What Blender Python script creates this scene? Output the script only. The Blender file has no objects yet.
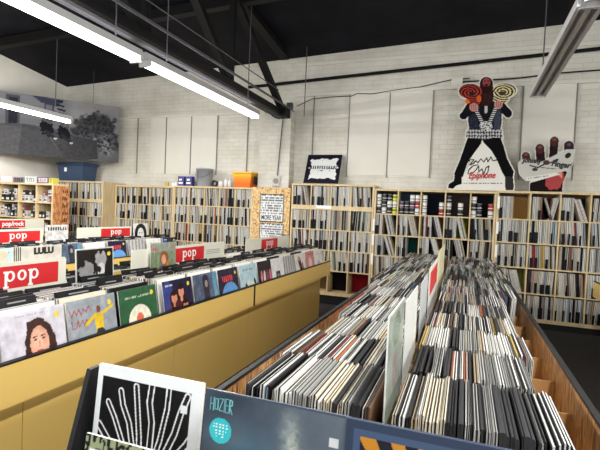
import bpy, math, random
import numpy as np
from mathutils import Vector, Matrix
random.seed(7)
S = bpy.context.scene
COL = S.collection

# ------------------------------------------------------------------ camera
F = 451.0
def _axes(vp=(466, 218), slope=.044):
    d = np.array([vp[0]-300, vp[1]-225, F]); d /= np.linalg.norm(d)
    h = np.array([vp[0]-1300, vp[1]-1000*slope-225, F])
    n = np.cross(d, h); n /= np.linalg.norm(n)
    if n[1] > 0: n = -n
    x = np.cross(d, n)
    if x[0] < 0: x = -x
    return np.array([x, d, n])
R = _axes()
CAM = np.array([0, 0, 1.5])
cam = bpy.data.cameras.new('camera'); cam_o = bpy.data.objects.new('camera', cam); COL.objects.link(cam_o)
cx, cy, cz = R @ [1, 0, 0], R @ [0, -1, 0], R @ [0, 0, -1]
cam_o.matrix_world = Matrix(((cx[0], cy[0], cz[0], 0), (cx[1], cy[1], cz[1], 0), (cx[2], cy[2], cz[2], 1.5), (0, 0, 0, 1)))
cam.sensor_width = 36; cam.lens = F/600*36; cam.clip_start = .05
S.camera = cam_o
def aty(u, v, y):
    r = R @ np.array([u-300, v-225, F]); return CAM + r*(y/r[1])
# ------------------------------------------------------------------ world, lights, exposure
S.view_settings.view_transform = 'Standard'; S.view_settings.look = 'None'
S.view_settings.gamma = 1; S.view_settings.exposure = 0.0
w = bpy.data.worlds.new('world'); S.world = w; w.use_nodes = True
w.node_tree.nodes['Background'].inputs[0].default_value = (.85, .92, 1, 1)
w.node_tree.nodes['Background'].inputs[1].default_value = 1.0
def area(name, loc, sx, sy, power, color=(1, .985, .96), rot=(0, 0, 0)):
    l = bpy.data.lights.new(name, 'AREA'); l.shape = 'RECTANGLE'; l.size = sx; l.size_y = sy
    l.energy = power; l.color = color
    o = bpy.data.objects.new(name, l); o.location = loc; o.rotation_euler = rot; COL.objects.link(o); return o
TUBE_W = 96
# unseen fill lamp added behind the camera, standing in for daylight
area('added_rear_fill', (-1.5, -4.9, 1.9), 9, 2.6, 150, (.88, .94, 1), (math.radians(90), 0, 0))

# ------------------------------------------------------------------ helpers
def lin(c):
    c = np.asarray(c, float)/255.0
    return np.where(c <= .04045, c/12.92, ((c+.055)/1.055)**2.4)
def rgba(c): return tuple(float(v) for v in lin(c)) + (1.0,)
MATS = {}
def mat(name, color=None, rough=.6, vcol=False, emit=0, metal=0, coat=0, fn=None, spec=.5):
    if name in MATS: return MATS[name]
    m = bpy.data.materials.new(name); m.use_nodes = True
    nt = m.node_tree; b = nt.nodes['Principled BSDF']
    b.inputs['Roughness'].default_value = rough; b.inputs['Metallic'].default_value = metal
    b.inputs['Coat Weight'].default_value = coat; b.inputs['Specular IOR Level'].default_value = spec
    if color is not None: b.inputs['Base Color'].default_value = rgba(color)
    if vcol:
        a = nt.nodes.new('ShaderNodeAttribute'); a.attribute_name = 'Col'
        nt.links.new(a.outputs['Color'], b.inputs['Base Color'])
    if emit:
        b.inputs['Emission Color'].default_value = rgba(color); b.inputs['Emission Strength'].default_value = emit
    if fn: fn(nt, b)
    MATS[name] = m; return m
def ramp(nt, stops):
    r = nt.nodes.new('ShaderNodeValToRGB'); e = r.color_ramp.elements
    while len(e) < len(stops): e.new(.5)
    for i, (p, c) in enumerate(stops): e[i].position = p; e[i].color = rgba(c)
    return r
def coords(nt, scale=(1, 1, 1), rot=(0, 0, 0)):
    t = nt.nodes.new('ShaderNodeTexCoord'); mp = nt.nodes.new('ShaderNodeMapping')
    mp.inputs['Scale'].default_value = scale; mp.inputs['Rotation'].default_value = rot
    nt.links.new(t.outputs['Object'], mp.inputs['Vector']); return mp.outputs['Vector']
def noise_fn(stops, scale=8, stretch=(1, 1, 1), detail=5, bump=0, dist=0):
    def fn(nt, b):
        v = coords(nt, stretch); n = nt.nodes.new('ShaderNodeTexNoise')
        n.inputs['Scale'].default_value = scale; n.inputs['Detail'].default_value = detail
        n.inputs['Distortion'].default_value = dist
        nt.links.new(v, n.inputs['Vector']); r = ramp(nt, stops)
        nt.links.new(n.outputs['Fac'], r.inputs['Fac']); nt.links.new(r.outputs['Color'], b.inputs['Base Color'])
        if bump:
            bp = nt.nodes.new('ShaderNodeBump'); bp.inputs['Strength'].default_value = bump; bp.inputs['Distance'].default_value = .01
            nt.links.new(n.outputs['Fac'], bp.inputs['Height']); nt.links.new(bp.outputs['Normal'], b.inputs['Normal'])
    return fn
def brick_fn(nt, b):
    v = coords(nt, (1, 1, 1), (math.radians(90), 0, 0))
    br = nt.nodes.new('ShaderNodeTexBrick'); br.inputs['Scale'].default_value = 1
    br.inputs['Brick Width'].default_value = .22; br.inputs['Row Height'].default_value = .075; br.inputs['Mortar Size'].default_value = .007
    br.inputs['Color1'].default_value = rgba((224, 221, 211)); br.inputs['Color2'].default_value = rgba((219, 216, 206))
    br.inputs['Mortar'].default_value = rgba((211, 208, 198)); br.inputs['Mortar Smooth'].default_value = .6
    nt.links.new(v, br.inputs['Vector'])
    n = nt.nodes.new('ShaderNodeTexNoise'); n.inputs['Scale'].default_value = 3.0; n.inputs['Detail'].default_value = 6
    nt.links.new(v, n.inputs['Vector'])
    r = ramp(nt, [(.3, (222, 220, 212)), (.62, (255, 255, 255))])
    nt.links.new(n.outputs['Fac'], r.inputs['Fac'])
    mx = nt.nodes.new('ShaderNodeMixRGB'); mx.blend_type = 'MULTIPLY'; mx.inputs[0].default_value = .55
    nt.links.new(br.outputs['Color'], mx.inputs[1]); nt.links.new(r.outputs['Color'], mx.inputs[2])
    nt.links.new(mx.outputs[0], b.inputs['Base Color'])
    bp = nt.nodes.new('ShaderNodeBump'); bp.inputs['Strength'].default_value = .4; bp.inputs['Distance'].default_value = .008; bp.invert = True
    nt.links.new(br.outputs['Fac'], bp.inputs['Height']); nt.links.new(bp.outputs['Normal'], b.inputs['Normal'])
def osb_fn(nt, b):
    v = coords(nt, (1, 1, .55)); vo = nt.nodes.new('ShaderNodeTexVoronoi'); vo.inputs['Scale'].default_value = 62
    nt.links.new(v, vo.inputs['Vector']); sp = nt.nodes.new('ShaderNodeSeparateColor'); nt.links.new(vo.outputs['Color'], sp.inputs[0])
    r = ramp(nt, [(0, (150, 108, 64)), (.2, (200, 160, 104)), (.65, (216, 182, 128)), (1, (232, 206, 158))])
    nt.links.new(sp.outputs[0], r.inputs['Fac']); nt.links.new(r.outputs['Color'], b.inputs['Base Color'])
M_BRICK = mat('painted_brick', rough=.75, fn=brick_fn)
M_PANEL = mat('painted_board', rough=.6, fn=noise_fn([(.3, (218, 215, 205)), (.7, (226, 223, 213))], 1.5))
M_SEAM = mat('seam', (140, 138, 131), .8)
M_CEIL = mat('black_ceiling', rough=.7, spec=.15, fn=noise_fn([(.35, (11, 11, 16)), (.7, (22, 21, 31))], 2.5, detail=8, bump=.5))
M_STEEL = mat('black_steel', (8, 8, 10), .6, spec=.25)
M_GALV = mat('galvanised_steel', (84, 84, 88), .5, metal=.4)
M_CARPET = mat('dark_carpet', rough=.95, fn=noise_fn([(.3, (34, 34, 37)), (.7, (56, 56, 60))], 120, detail=3, bump=.6))
M_BIRCH = mat('birch_plywood', rough=.55, fn=noise_fn([(.3, (198, 174, 130)), (.7, (220, 200, 158))], 5, (6, 6, .7), 6))
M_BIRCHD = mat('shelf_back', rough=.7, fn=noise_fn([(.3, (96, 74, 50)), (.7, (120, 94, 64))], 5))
M_OSB = mat('chipboard', rough=.7, fn=osb_fn)
M_OSBD = mat('stained_chipboard', rough=.7, fn=noise_fn([(.35, (158, 98, 56)), (.5, (190, 126, 76)), (.68, (214, 164, 110))], 26, (1, 1, .5), 3))
M_YEL = mat('mustard_laminate', rough=.34, fn=noise_fn([(.3, (219, 185, 104)), (.7, (225, 192, 112))], 1.2))
M_BLK = mat('black_plastic', (10, 10, 12), .5, spec=.2)
M_BLKM = mat('black_trim', (24, 24, 26), .5, spec=.3)
M_WOOD = mat('brown_woodgrain', rough=.4, fn=noise_fn([(.34, (78, 48, 26)), (.47, (150, 104, 62)), (.66, (206, 164, 112))], 12, (1, 3, .7), 7, dist=2.5))
M_WOODR = mat('warm_woodgrain', rough=.4, fn=noise_fn([(.36, (72, 44, 24)), (.47, (160, 112, 66)), (.66, (206, 160, 104))], 12, (1, 3, .6), 7, dist=2.5))
M_MDF = mat('tan_board', rough=.7, fn=noise_fn([(.3, (168, 124, 72)), (.7, (190, 146, 90))], 6))
M_CARD = mat('white_plastic_card', (222, 222, 208), .35)
M_RED = mat('red_label', (206, 38, 44), .4)
M_WHITE = mat('white_ink', (240, 240, 238), .5)
M_INK = mat('black_ink', (25, 24, 24), .5)
M_REDINK = mat('red_ink', (190, 30, 40), .5)
M_VC = mat('printed_card', rough=.5, vcol=True, spec=.22)
M_GLOSS = mat('shrink_wrapped_print', rough=.22, vcol=True, spec=.35)
M_MATTE = mat('matte_print', rough=.85, vcol=True, spec=.08)
M_HOUS = mat('white_enamel', (196, 196, 198), .4)
M_TUBE = mat('lit_tube', (255, 252, 246), emit=9.0)
M_DTUBE = mat('unlit_tube', (186, 188, 186), .3)
M_BIN = mat('grey_plastic', (152, 156, 160), .4)
M_BLUE = mat('blue_plastic', (40, 62, 92), .4)

def tag(o, label=None, cat=None, group=None, kind=None):
    if label: o['label'] = label
    if cat: o['category'] = cat
    if group: o['group'] = group
    if kind: o['kind'] = kind
    return o
def thing(name, loc, label, cat, group=None, kind=None):
    o = bpy.data.objects.new(name, None); o.location = loc; o.empty_display_size = .1; COL.objects.link(o)
    return tag(o, label, cat, group, kind)
def wpos(o):
    p = Vector((0, 0, 0))
    while o is not None: p += o.location; o = o.parent
    return p
class MB:
    def __init__(s): s.v = []; s.f = []; s.c = []; s.m = []
    def face(s, idx, col=(200, 200, 200), mi=0): s.f.append(idx); s.c.append(col); s.m.append(mi)
    def box(s, x0, x1, y0, y1, z0, z1, col=(200, 200, 200), cols=None, M=None, mi=0):
        n = len(s.v); P = [(x0, y0, z0), (x1, y0, z0), (x1, y1, z0), (x0, y1, z0), (x0, y0, z1), (x1, y0, z1), (x1, y1, z1), (x0, y1, z1)]
        if M is not None: P = [tuple(M @ Vector(p)) for p in P]
        s.v += P
        for k, q in enumerate(((0, 3, 2, 1), (4, 5, 6, 7), (0, 1, 5, 4), (1, 2, 6, 5), (2, 3, 7, 6), (3, 0, 4, 7))):
            s.face([n+i for i in q], cols[k] if cols else col, mi)
        return s
    def prism(s, poly, axis, a, b, col=(200, 200, 200)):       # poly in the two other axes (cyclic order), extruded a..b
        n = len(s.v); k = len(poly)
        for t in (a, b):
            for p, q in poly:
                s.v.append({'x': (t, p, q), 'y': (p, t, q), 'z': (p, q, t)}[axis])
        s.face([n+i for i in range(k)], col); s.face([n+k+i for i in reversed(range(k))], col)
        for i in range(k): s.face([n+i, n+k+i, n+k+(i+1) % k, n+(i+1) % k], col)
        return s
    def tube(s, p0, p1, r, n=10, r1=None, col=(200, 200, 200), cap=True):
        p0 = Vector(p0); p1 = Vector(p1); d = (p1-p0).normalized(); a = d.orthogonal().normalized(); b = d.cross(a)
        k = len(s.v); r1 = r if r1 is None else r1
        for p, q in ((p0, r), (p1, r1)):
            for i in range(n):
                t = 2*math.pi*i/n; s.v.append(tuple(p + (a*math.cos(t)+b*math.sin(t))*q))
        for i in range(n): s.face([k+i, k+(i+1) % n, k+n+(i+1) % n, k+n+i], col)
        if cap: s.face([k+i for i in reversed(range(n))], col); s.face([k+n+i for i in range(n)], col)
        return s
    def path(s, pts, r, n=8, col=(200, 200, 200)):
        for a, b in zip(pts, pts[1:]): s.tube(a, b, r, n, col=col)
        return s
    def lathe(s, prof, c, n=24, cols=None):
        k = len(s.v)
        for r, z in prof:
            for i in range(n):
                t = 2*math.pi*i/n; s.v.append((c[0]+r*math.cos(t), c[1]+r*math.sin(t), c[2]+z))
        for j in range(len(prof)-1):
            for i in range(n):
                a = k+j*n+i; b = k+j*n+(i+1) % n
                s.face([a, b, b+n, a+n], cols[j] if cols else (200, 200, 200))
        return s
    def mesh(s, name, mats, origin=(0, 0, 0), smooth=False):
        me = bpy.data.meshes.new(name); o = Vector(origin)
        me.from_pydata([tuple(Vector(p)-o) for p in s.v], [], s.f); me.update()
        if not isinstance(mats, (list, tuple)): mats = [mats]
        for m in mats: me.materials.append(m)
        if len(mats) > 1: me.polygons.foreach_set('material_index', s.m)
        ca = me.color_attributes.new('Col', 'FLOAT_COLOR', 'CORNER'); L = lin(np.array(s.c))
        cnt = [len(f) for f in s.f]; L = np.repeat(L, cnt, axis=0)
        ca.data.foreach_set('color', np.hstack([L, np.ones((len(L), 1))]).ravel())
        if smooth: me.polygons.foreach_set('use_smooth', [True]*len(me.polygons))
        return me
    def build(s, name, mats, parent=None, origin=None, bevel=0, smooth=False):
        base = wpos(parent) if parent else Vector((0, 0, 0))
        if origin is None:
            if parent: org = base
            else:
                a = np.array(s.v); org = Vector(((a[:, 0].min()+a[:, 0].max())/2, (a[:, 1].min()+a[:, 1].max())/2, a[:, 2].min()))
        else: org = Vector(origin)
        o = bpy.data.objects.new(name, s.mesh(name, mats, org, smooth)); o.location = org-base
        if parent: o.parent = parent
        COL.objects.link(o)
        if bevel:
            b = o.modifiers.new('b', 'BEVEL'); b.width = bevel; b.segments = 2; b.limit_method = 'ANGLE'
        return o
def st(o): o['kind'] = 'structure'; return o
def copy_of(src, loc, parent=None):
    o = src.copy(); o.location = loc; COL.objects.link(o)
    if parent: o.parent = parent
    for ch in src.children:
        c = ch.copy(); c.parent = o; COL.objects.link(c)
    return o
def text_mesh(txt, size, name, m, parent, loc, rot, align='CENTER', shear=0, offset=0, extrude=.001, sx=1.0):
    cu = bpy.data.curves.new(name, 'FONT'); cu.body = txt; cu.size = size; cu.align_x = align; cu.align_y = 'CENTER'
    cu.shear = shear; cu.offset = offset; cu.extrude = extrude; cu.resolution_u = 3
    t = bpy.data.objects.new(name+'_tmp', cu); COL.objects.link(t)
    dg = bpy.context.evaluated_depsgraph_get(); me = bpy.data.meshes.new_from_object(t.evaluated_get(dg))
    bpy.data.objects.remove(t)
    me.materials.clear(); me.materials.append(m)
    o = bpy.data.objects.new(name, me); COL.objects.link(o)
    o.rotation_euler = rot; o.scale = (sx, 1, 1)
    o.location = Vector(loc) - (wpos(parent) if parent else Vector())
    if parent: o.parent = parent
    return o
# --- painting helpers (numpy, x and y arrays -> colours)
_NR = {}
def vnoise(x, y, seed=0):
    if seed not in _NR: _NR[seed] = np.random.RandomState(seed+11).rand(64, 64)
    T = _NR[seed]; xi = np.floor(x).astype(int); yi = np.floor(y).astype(int); fx = x-xi; fy = y-yi
    fx = fx*fx*(3-2*fx); fy = fy*fy*(3-2*fy); g = lambda a, b: T[a % 64, b % 64]
    return (g(xi, yi)*(1-fx)+g(xi+1, yi)*fx)*(1-fy)+(g(xi, yi+1)*(1-fx)+g(xi+1, yi+1)*fx)*fy
def fbm(x, y, seed=0, o=4):
    r = 0; a = .5; t = 0
    for k in range(o): r = r+a*vnoise(x*2**k, y*2**k, seed+k); t += a; a *= .5
    return r/t
def sell(x, y, cx, cy, rx, ry, rot=0):
    c, s = math.cos(rot), math.sin(rot); a = (x-cx)*c+(y-cy)*s; b = -(x-cx)*s+(y-cy)*c
    return (np.sqrt((a/rx)**2+(b/ry)**2)-1)*min(rx, ry)
def sseg(x, y, p, q, r, r2=None):
    dx, dy = q[0]-p[0], q[1]-p[1]; t = np.clip(((x-p[0])*dx+(y-p[1])*dy)/(dx*dx+dy*dy+1e-9), 0, 1)
    return np.hypot(x-p[0]-t*dx, y-p[1]-t*dy)-(r if r2 is None else r+(r2-r)*t)
def spath(x, y, pts, r):
    return np.minimum.reduce([sseg(x, y, a, b, r) for a, b in zip(pts, pts[1:])])
def spoly(x, y, P):
    d = np.minimum.reduce([sseg(x, y, P[i], P[(i+1) % len(P)], 0) for i in range(len(P))])
    ins = np.zeros(np.shape(x), bool)
    for i in range(len(P)):
        (x1, y1), (x2, y2) = P[i], P[(i+1) % len(P)]
        if y1 == y2: continue
        c = ((y1 > y) != (y2 > y)) & (x < (x2-x1)*(y-y1)/(y2-y1)+x1); ins ^= c
    return np.where(ins, -d, d)
class Paint:
    def __init__(s, x, y, base): s.x, s.y = x, y; s.c = np.ones((len(x), 3))*np.array(base, float)
    def put(s, d, col, a=1.0):
        m = (d < 0).astype(float)*a; m = m[:, None]; s.c = s.c*(1-m)+np.asarray(col, float)*m; return s
def art_mesh(name, W, H, t, nx, ny, fn, edge=(225, 225, 220), mats=None, mask=None, warp=None, back=None):
    """sleeve or board standing on its lower edge: front (art) faces -Y, centred on x, z from 0 to H."""
    gx, gz = np.meshgrid(np.linspace(0, 1, nx+1), np.linspace(0, 1, ny+1))
    C = lin(np.clip(fn(gx.ravel(), gz.ravel()), 0, 255))
    fc = lambda k: ((k % nx+.5)/nx, (k//nx+.5)/ny)
    keep = np.ones(nx*ny, bool)
    if mask is not None:
        k = np.arange(nx*ny); keep = mask(*fc(k)) < 0
    xs, zs = (gx.ravel()-.5)*W, gz.ravel()*H; N = len(xs); K = keep.reshape(ny, nx)
    if warp: xs, zs = warp(gx.ravel(), gz.ravel())
    V = [(xs[i], -t/2, zs[i]) for i in range(N)]+[(xs[i], t/2, zs[i]) for i in range(N)]
    Fs = []; cols = []; e = lin(np.array(edge)); bk = e if back is None else lin(np.array(back))
    full = mask is None
    for j in range(ny):
        for i in range(nx):
            if not K[j, i]: continue
            a = j*(nx+1)+i; q = [a, a+1, a+nx+2, a+nx+1]
            Fs.append(q); cols += [C[k] for k in q]
            if not full: Fs.append([k+N for k in reversed(q)]); cols += [bk]*4
            for di, dj, (p, r) in ((0, -1, (0, 1)), (1, 0, (1, 2)), (0, 1, (2, 3)), (-1, 0, (3, 0))):
                jj, ii = j+dj, i+di
                if not (0 <= jj < ny and 0 <= ii < nx) or not K[jj, ii]:
                    Fs.append([q[r], q[p], q[p]+N, q[r]+N]); cols += [e]*4
    if full:
        a, b, c, d = 0, nx, N-1, N-1-nx; Fs.append([a+N, d+N, c+N, b+N]); cols += [bk]*4
    me = bpy.data.meshes.new(name); me.from_pydata(V, [], Fs); me.update()
    me.materials.append(mats or M_GLOSS)
    ca = me.color_attributes.new('Col', 'FLOAT_COLOR', 'CORNER'); A = np.array(cols)
    ca.data.foreach_set('color', np.hstack([A, np.ones((len(A), 1))]).ravel())
    return me
def place(name, me, loc, rot=(0, 0, 0), parent=None):
    o = bpy.data.objects.new(name, me); COL.objects.link(o); o.rotation_mode = 'XYZ'; o.rotation_euler = rot
    o.location = Vector(loc)-(wpos(parent) if parent else Vector())
    if parent: o.parent = parent
    return o
ORD = ['first', 'second', 'third', 'fourth', 'fifth', 'sixth', 'seventh', 'eighth', 'ninth', 'tenth', 'eleventh', 'twelfth', 'thirteenth', 'fourteenth', 'fifteenth', 'sixteenth', 'seventeenth', 'eighteenth', 'nineteenth', 'twentieth']
def ordn(i):
    if i < 20: return ORD[i]
    t = ['twenty', 'thirty', 'forty', 'fifty', 'sixty', 'seventy'][(i+1)//10-2]
    return (t[:-1]+'ieth') if (i+1) % 10 == 0 else t+'-'+ORD[(i+1) % 10-1]
class Counter(dict):
    def nxt(s, k): s[k] = s.get(k, -1)+1; return s[k]

# ------------------------------------------------------------------ room
XL, XR, YB, YF = -8.12, 6.0, 7.35, -5.0
def zc(x, y): return 4.26+.042*x-.13*(y-YB)
st(MB().box(XL-.2, XR+.2, YF-.2, YB+.2, -.1, 0).build('floor', M_CARPET))
b = MB(); n = [(XL-.2, YF-.2), (XR+.2, YF-.2), (XR+.2, YB+.2), (XL-.2, YB+.2)]
b.v = [(x, y, zc(x, y)) for x, y in n]+[(x, y, zc(x, y)+.15) for x, y in n]
for q in ((0, 3, 2, 1), (4, 5, 6, 7), (0, 1, 5, 4), (1, 2, 6, 5), (2, 3, 7, 6), (3, 0, 4, 7)): b.face(list(q))
st(b.build('ceiling', M_CEIL))
def wall(name, x0, x1, y0, y1, m):
    b = MB(); P = [(x0, y0), (x1, y0), (x1, y1), (x0, y1)]
    b.v = [(x, y, 0) for x, y in P]+[(x, y, zc(x, y)-.002) for x, y in P]
    for q in ((0, 3, 2, 1), (4, 5, 6, 7), (0, 1, 5, 4), (1, 2, 6, 5), (2, 3, 7, 6), (3, 0, 4, 7)): b.face(list(q))
    return st(b.build(name, m, origin=(0, 0, 0)))
wall('wall_back', XL, XR, YB, YB+.2, M_BRICK)
wall('wall_left', XL-.2, XL, YF, YB+.2, M_PANEL)
wall('wall_right', XR, XR+.2, YF, YB+.2, M_PANEL)
st(MB().box(XL, XR, YF-.2, YF, 0, .6).box(XL, XR, YF-.2, YF, 3.3, 5.2).box(XL, -6.2, YF-.2, YF, .6, 3.3).box(3.4, XR, YF-.2, YF, .6, 3.3).build('wall_front', M_PANEL, origin=(0, 0, 0)))
wn = MB()
for x in np.linspace(-6.15, 3.35, 6): wn.box(x-.05, x+.05, YF-.14, YF-.06, .6, 3.3)
wn.box(-6.2, 3.4, YF-.14, YF-.06, .6, .68).box(-6.2, 3.4, YF-.14, YF-.06, 3.22, 3.3)
st(wn.build('added_window_1', M_STEEL))  # unseen window, added so that the world light reaches the room
# brick pilaster, nailer ledge, boards with dark seams
st(MB().box(-3.44, -2.86, 7.14, YB, 0, 3.05).box(-3.36, -2.86, 7.2, YB, 3.05, 3.2).build('trim_1', M_BRICK, origin=(0, 0, 0)))
def wx(u, v=150, y=7.33): return float(aty(u, v, y)[0])
zl = 3.46
st(MB().box(-2.86, XR, 7.31, YB, zl, zl+.05).box(-8.1, -3.44, 7.31, YB, zl-.27, zl-.23).build('trim_2', M_PANEL, origin=(0, 0, 0)))
st(MB().box(-2.86, XR, 7.325, YB, 3.98, 4.03).build('trim_3', M_PANEL, origin=(0, 0, 0)))
k = 4
for (u0, u1, z0, z1) in ((150, 165, 2.1, zl-.27), (166, 190, 2.1, zl-.27), (191, 216, 2.1, zl-.27), (348, 387, 2.13, zl), (388, 430, 2.13, zl), (521, 573, 2.13, zl)):
    st(MB().box(wx(u0), wx(u1), 7.335, YB, z0, z1).build('trim_%d' % k, M_PANEL, origin=(0, 0, 0))); k += 1
sm = MB()
for u in (137, 165.5, 190.5, 216.5, 247, 312, 347.5, 387.5, 430.5, 520, 574):
    x = wx(u); top = zl if u > 290 else zl-.27
    sm.box(x-.006, x+.006, 7.325, YB, 2.1, top)
st(sm.build('trim_%d' % k, M_SEAM, origin=(0, 0, 0))); k += 1
# ceiling purlins
pb = MB()
for y in (-1.5, 1.2, 3.6, 5.45):
    pb.box(XL, XR, y-.06, y+.06, 0, .14, M=Matrix(((1, 0, 0, 0), (0, 1, 0, 0), (.042, 0, 1, zc(0, y)-.165), (0, 0, 0, 1))))
st(pb.build('trim_%d' % k, M_STEEL, origin=(0, 0, 0)))

# ------------------------------------------------------------------ roof truss, pipes
tr = thing('roof_truss', (-3.0, 7.1, 3.05), 'black steel roof truss running to the top of the brick pilaster', 'truss')
def bar(p, q, hw, hh):
    p = Vector(p); q = Vector(q); d = (q-p); L = d.length; Mx = Matrix.Translation(p) @ d.to_track_quat('Y', 'Z').to_matrix().to_4x4()
    return dict(x0=-hw, x1=hw, y0=0, y1=L, z0=-hh, z1=hh, M=Mx)
MB().box(**bar((-3.0, -4.9, 3.12), (-3.0, 7.1, 3.12), .05, .045)).box(-3.12, -2.88, 6.9, 7.13, 3.05, 3.2).build('bottom_chord', M_STEEL, tr)
MB().box(**bar((-3.0, -4.9, zc(-3, -4.9)-.09), (-3.0, 7.1, zc(-3, 7.1)-.09), .07, .05)).build('top_chord', M_STEEL, tr)
for y in (-4.3, -1.5, 1.2, 3.6, 5.28):
    MB().box(**bar((-3.0, y, 3.17), (-3.0, y, zc(-3, y)-.1), .035, .035)).build('upright', M_STEEL, tr)
for y0, y1 in ((7.05, 5.3), (5.2, 3.65), (3.55, 1.25), (1.1, -1.45)):
    MB().box(**bar((-3.0, y0, 3.18), (-3.0, y1, zc(-3, y1)-.12), .05, .04)).build('diagonal_brace', M_STEEL, tr)
def rail(x, z, y0, y1, r, label, name='conduit', m=None, cat='conduit'):
    return tag(MB().tube((x, y0, z), (x, y1, z), r).build(name, m or M_GALV), label, cat)
rail(-2.72, 3.11, -3, 6.9, .008, 'thin grey conduit running nearest the long lit tube light')
rail(-2.8, 3.17, -3, 7.0, .012, 'thicker grey conduit running beside the black truss chord')
rail(-2.62, 3.22, -3, 6.0, .006, 'thinnest grey conduit, highest of those above the long lit tube light')
tag(MB().box(-2.97, -2.93, -3, 6.9, 3.0, 3.03).box(-2.975, -2.965, -3, 6.9, 2.99, 3.03).build('strut_channel', M_GALV), 'grey steel strut channel fixed below the truss chord', 'channel')
tag(MB().tube((-3.75, 7.27, 3.66), (2.6, 7.27, 3.95), .026).build('sprinkler_pipe', M_STEEL), 'long black pipe crossing high on the white brick wall', 'pipe')
pts = [tuple(aty(u, v, 7.31)) for u, v in ((297, 106), (312, 99), (330, 97), (352, 96), (357, 93.5), (372, 94), (395, 90), (420, 87), (450, 80), (470, 78))]
tag(MB().path(pts, .006, 6).build('wall_cable', M_STEEL), 'thin dark cable wandering along the upper white wall', 'cable')
pts = [tuple(aty(u, v, 7.3)) for u, v in ((462, 82), (490, 80), (520, 78), (560, 73), (600, 70), (640, 66))]
tag(MB().path(pts, .01, 6).build('wall_cable', M_STEEL), 'dark cable running right from the box behind the cut-out guitarist', 'cable')
p = aty(457, 84, 7.3)
tag(MB().box(p[0]-.08, p[0]+.08, 7.26, 7.35, p[2]-.08, p[2]+.08).build('junction_box', M_PANEL, bevel=.006), 'square painted junction box on the wall left of the cut-out guitarist', 'junction box')
p = aty(290, 106, 7.1)
tag(MB().box(p[0]-.05, p[0]+.05, 7.06, 7.14, p[2]-.05, p[2]+.05).build('junction_box', M_GALV, bevel=.006), 'small grey junction box at the top of the brick pilaster', 'junction box')
s = thing('wall_socket', (-3.08, 7.14, 1.95), 'round grey socket on the brick pilaster above the chipboard', 'socket')
MB().box(-3.15, -3.01, 7.10, 7.14, 1.9, 2.08).build('mounting_box', M_HOUS, s, bevel=.008)
MB().tube((-3.08, 7.10, 1.99), (-3.08, 7.085, 1.99), .045, 20).build('faceplate', mat('tan', (150, 130, 100), .5), s)
MB().tube((-3.065, 7.12, 2.08), (-2.99, 7.12, 3.3), .009).build('riser_conduit', M_GALV, s)
tag(MB().tube((-2.58, 7.0, 3.05), (-2.58, 7.0, zc(-2.58, 7)-.02), .008, 6).build('hanger_rod', M_GALV), 'thin grey rod hanging near the wall end of the truss', 'rod')

# ------------------------------------------------------------------ fluorescent fixtures
def fixture(x, y0, y1, z, label, lit=True, light=True, name='tube_light'):
    t = thing(name, (x, (y0+y1)/2, z), label, 'light', 'ceiling tube lights' if lit else None)
    MB().prism([(x-.055, z+.02), (x-.035, z+.09), (x+.035, z+.09), (x+.055, z+.02)], 'y', y0, y1).build('channel', M_HOUS, t)
    if not lit:
        for sx_ in (-1, 1): MB().box(x+sx_*.062-.012, x+sx_*.062+.012, y0, y1, z-.03, z+.03).build('side_rail', M_HOUS, t)
    for dx in ((-.030, .030) if lit else (0,)):
        MB().tube((x+dx, y0+.05, z-.01), (x+dx, y1-.05, z-.01), .019, 12).build('tube', M_TUBE if lit else M_DTUBE, t, smooth=False)
    for yy in (y0+.02, y1-.05):
        MB().box(x-.06, x+.06, yy, yy+.03, z-.035, z+.03).build('end_holder', M_HOUS, t)
    for yy in (y0+.35, y1-.3):
        MB().tube((x, yy, z+.09), (x, yy, zc(x, yy)-.01), .006, 6).build('hanger', M_GALV, t)
    if lit and light:
        area('tube_glow', (x-.05, (y0+y1)/2, z-.04), .07, (y1-y0)-.1, TUBE_W*.5, rot=(0, math.radians(52), 0))
        area('tube_glow', (x+.05, (y0+y1)/2, z-.04), .07, (y1-y0)-.1, TUBE_W*.5, rot=(0, math.radians(-52), 0))
        area('tube_glow', (x, (y0+y1)/2, z+.12), .09, (y1-y0)-.1, TUBE_W*.07, rot=(math.pi, 0, 0))
    return t
ZF = 2.82
fixture(-2.9, 3.46, 5.9, ZF, 'long lit tube light ending nearest the brick pilaster')
fixture(-2.9, .97, 3.41, ZF, 'lit tube light running off the top left corner of the photo')
fixture(-6.3, 3.35, 5.79, ZF, 'lit tube light in front of the black and white wall picture')
fixture(.63, 3.12, 5.30, ZF, 'unlit grey tube light near the cut-out guitarist', lit=False)
fixture(.64, .64, 3.08, ZF, 'lit tube light at the top right corner of the photo')
for (x, y) in ((-6.3, .9), (-2.9, -1.6), (.66, -2.2), (3.9, -2.2), (3.9, .3), (3.9, 2.8), (-6.3, -1.6)):
    fixture(x, y, y+2.44, ZF, 'lit tube light outside the photo, behind or beside the camera')

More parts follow.
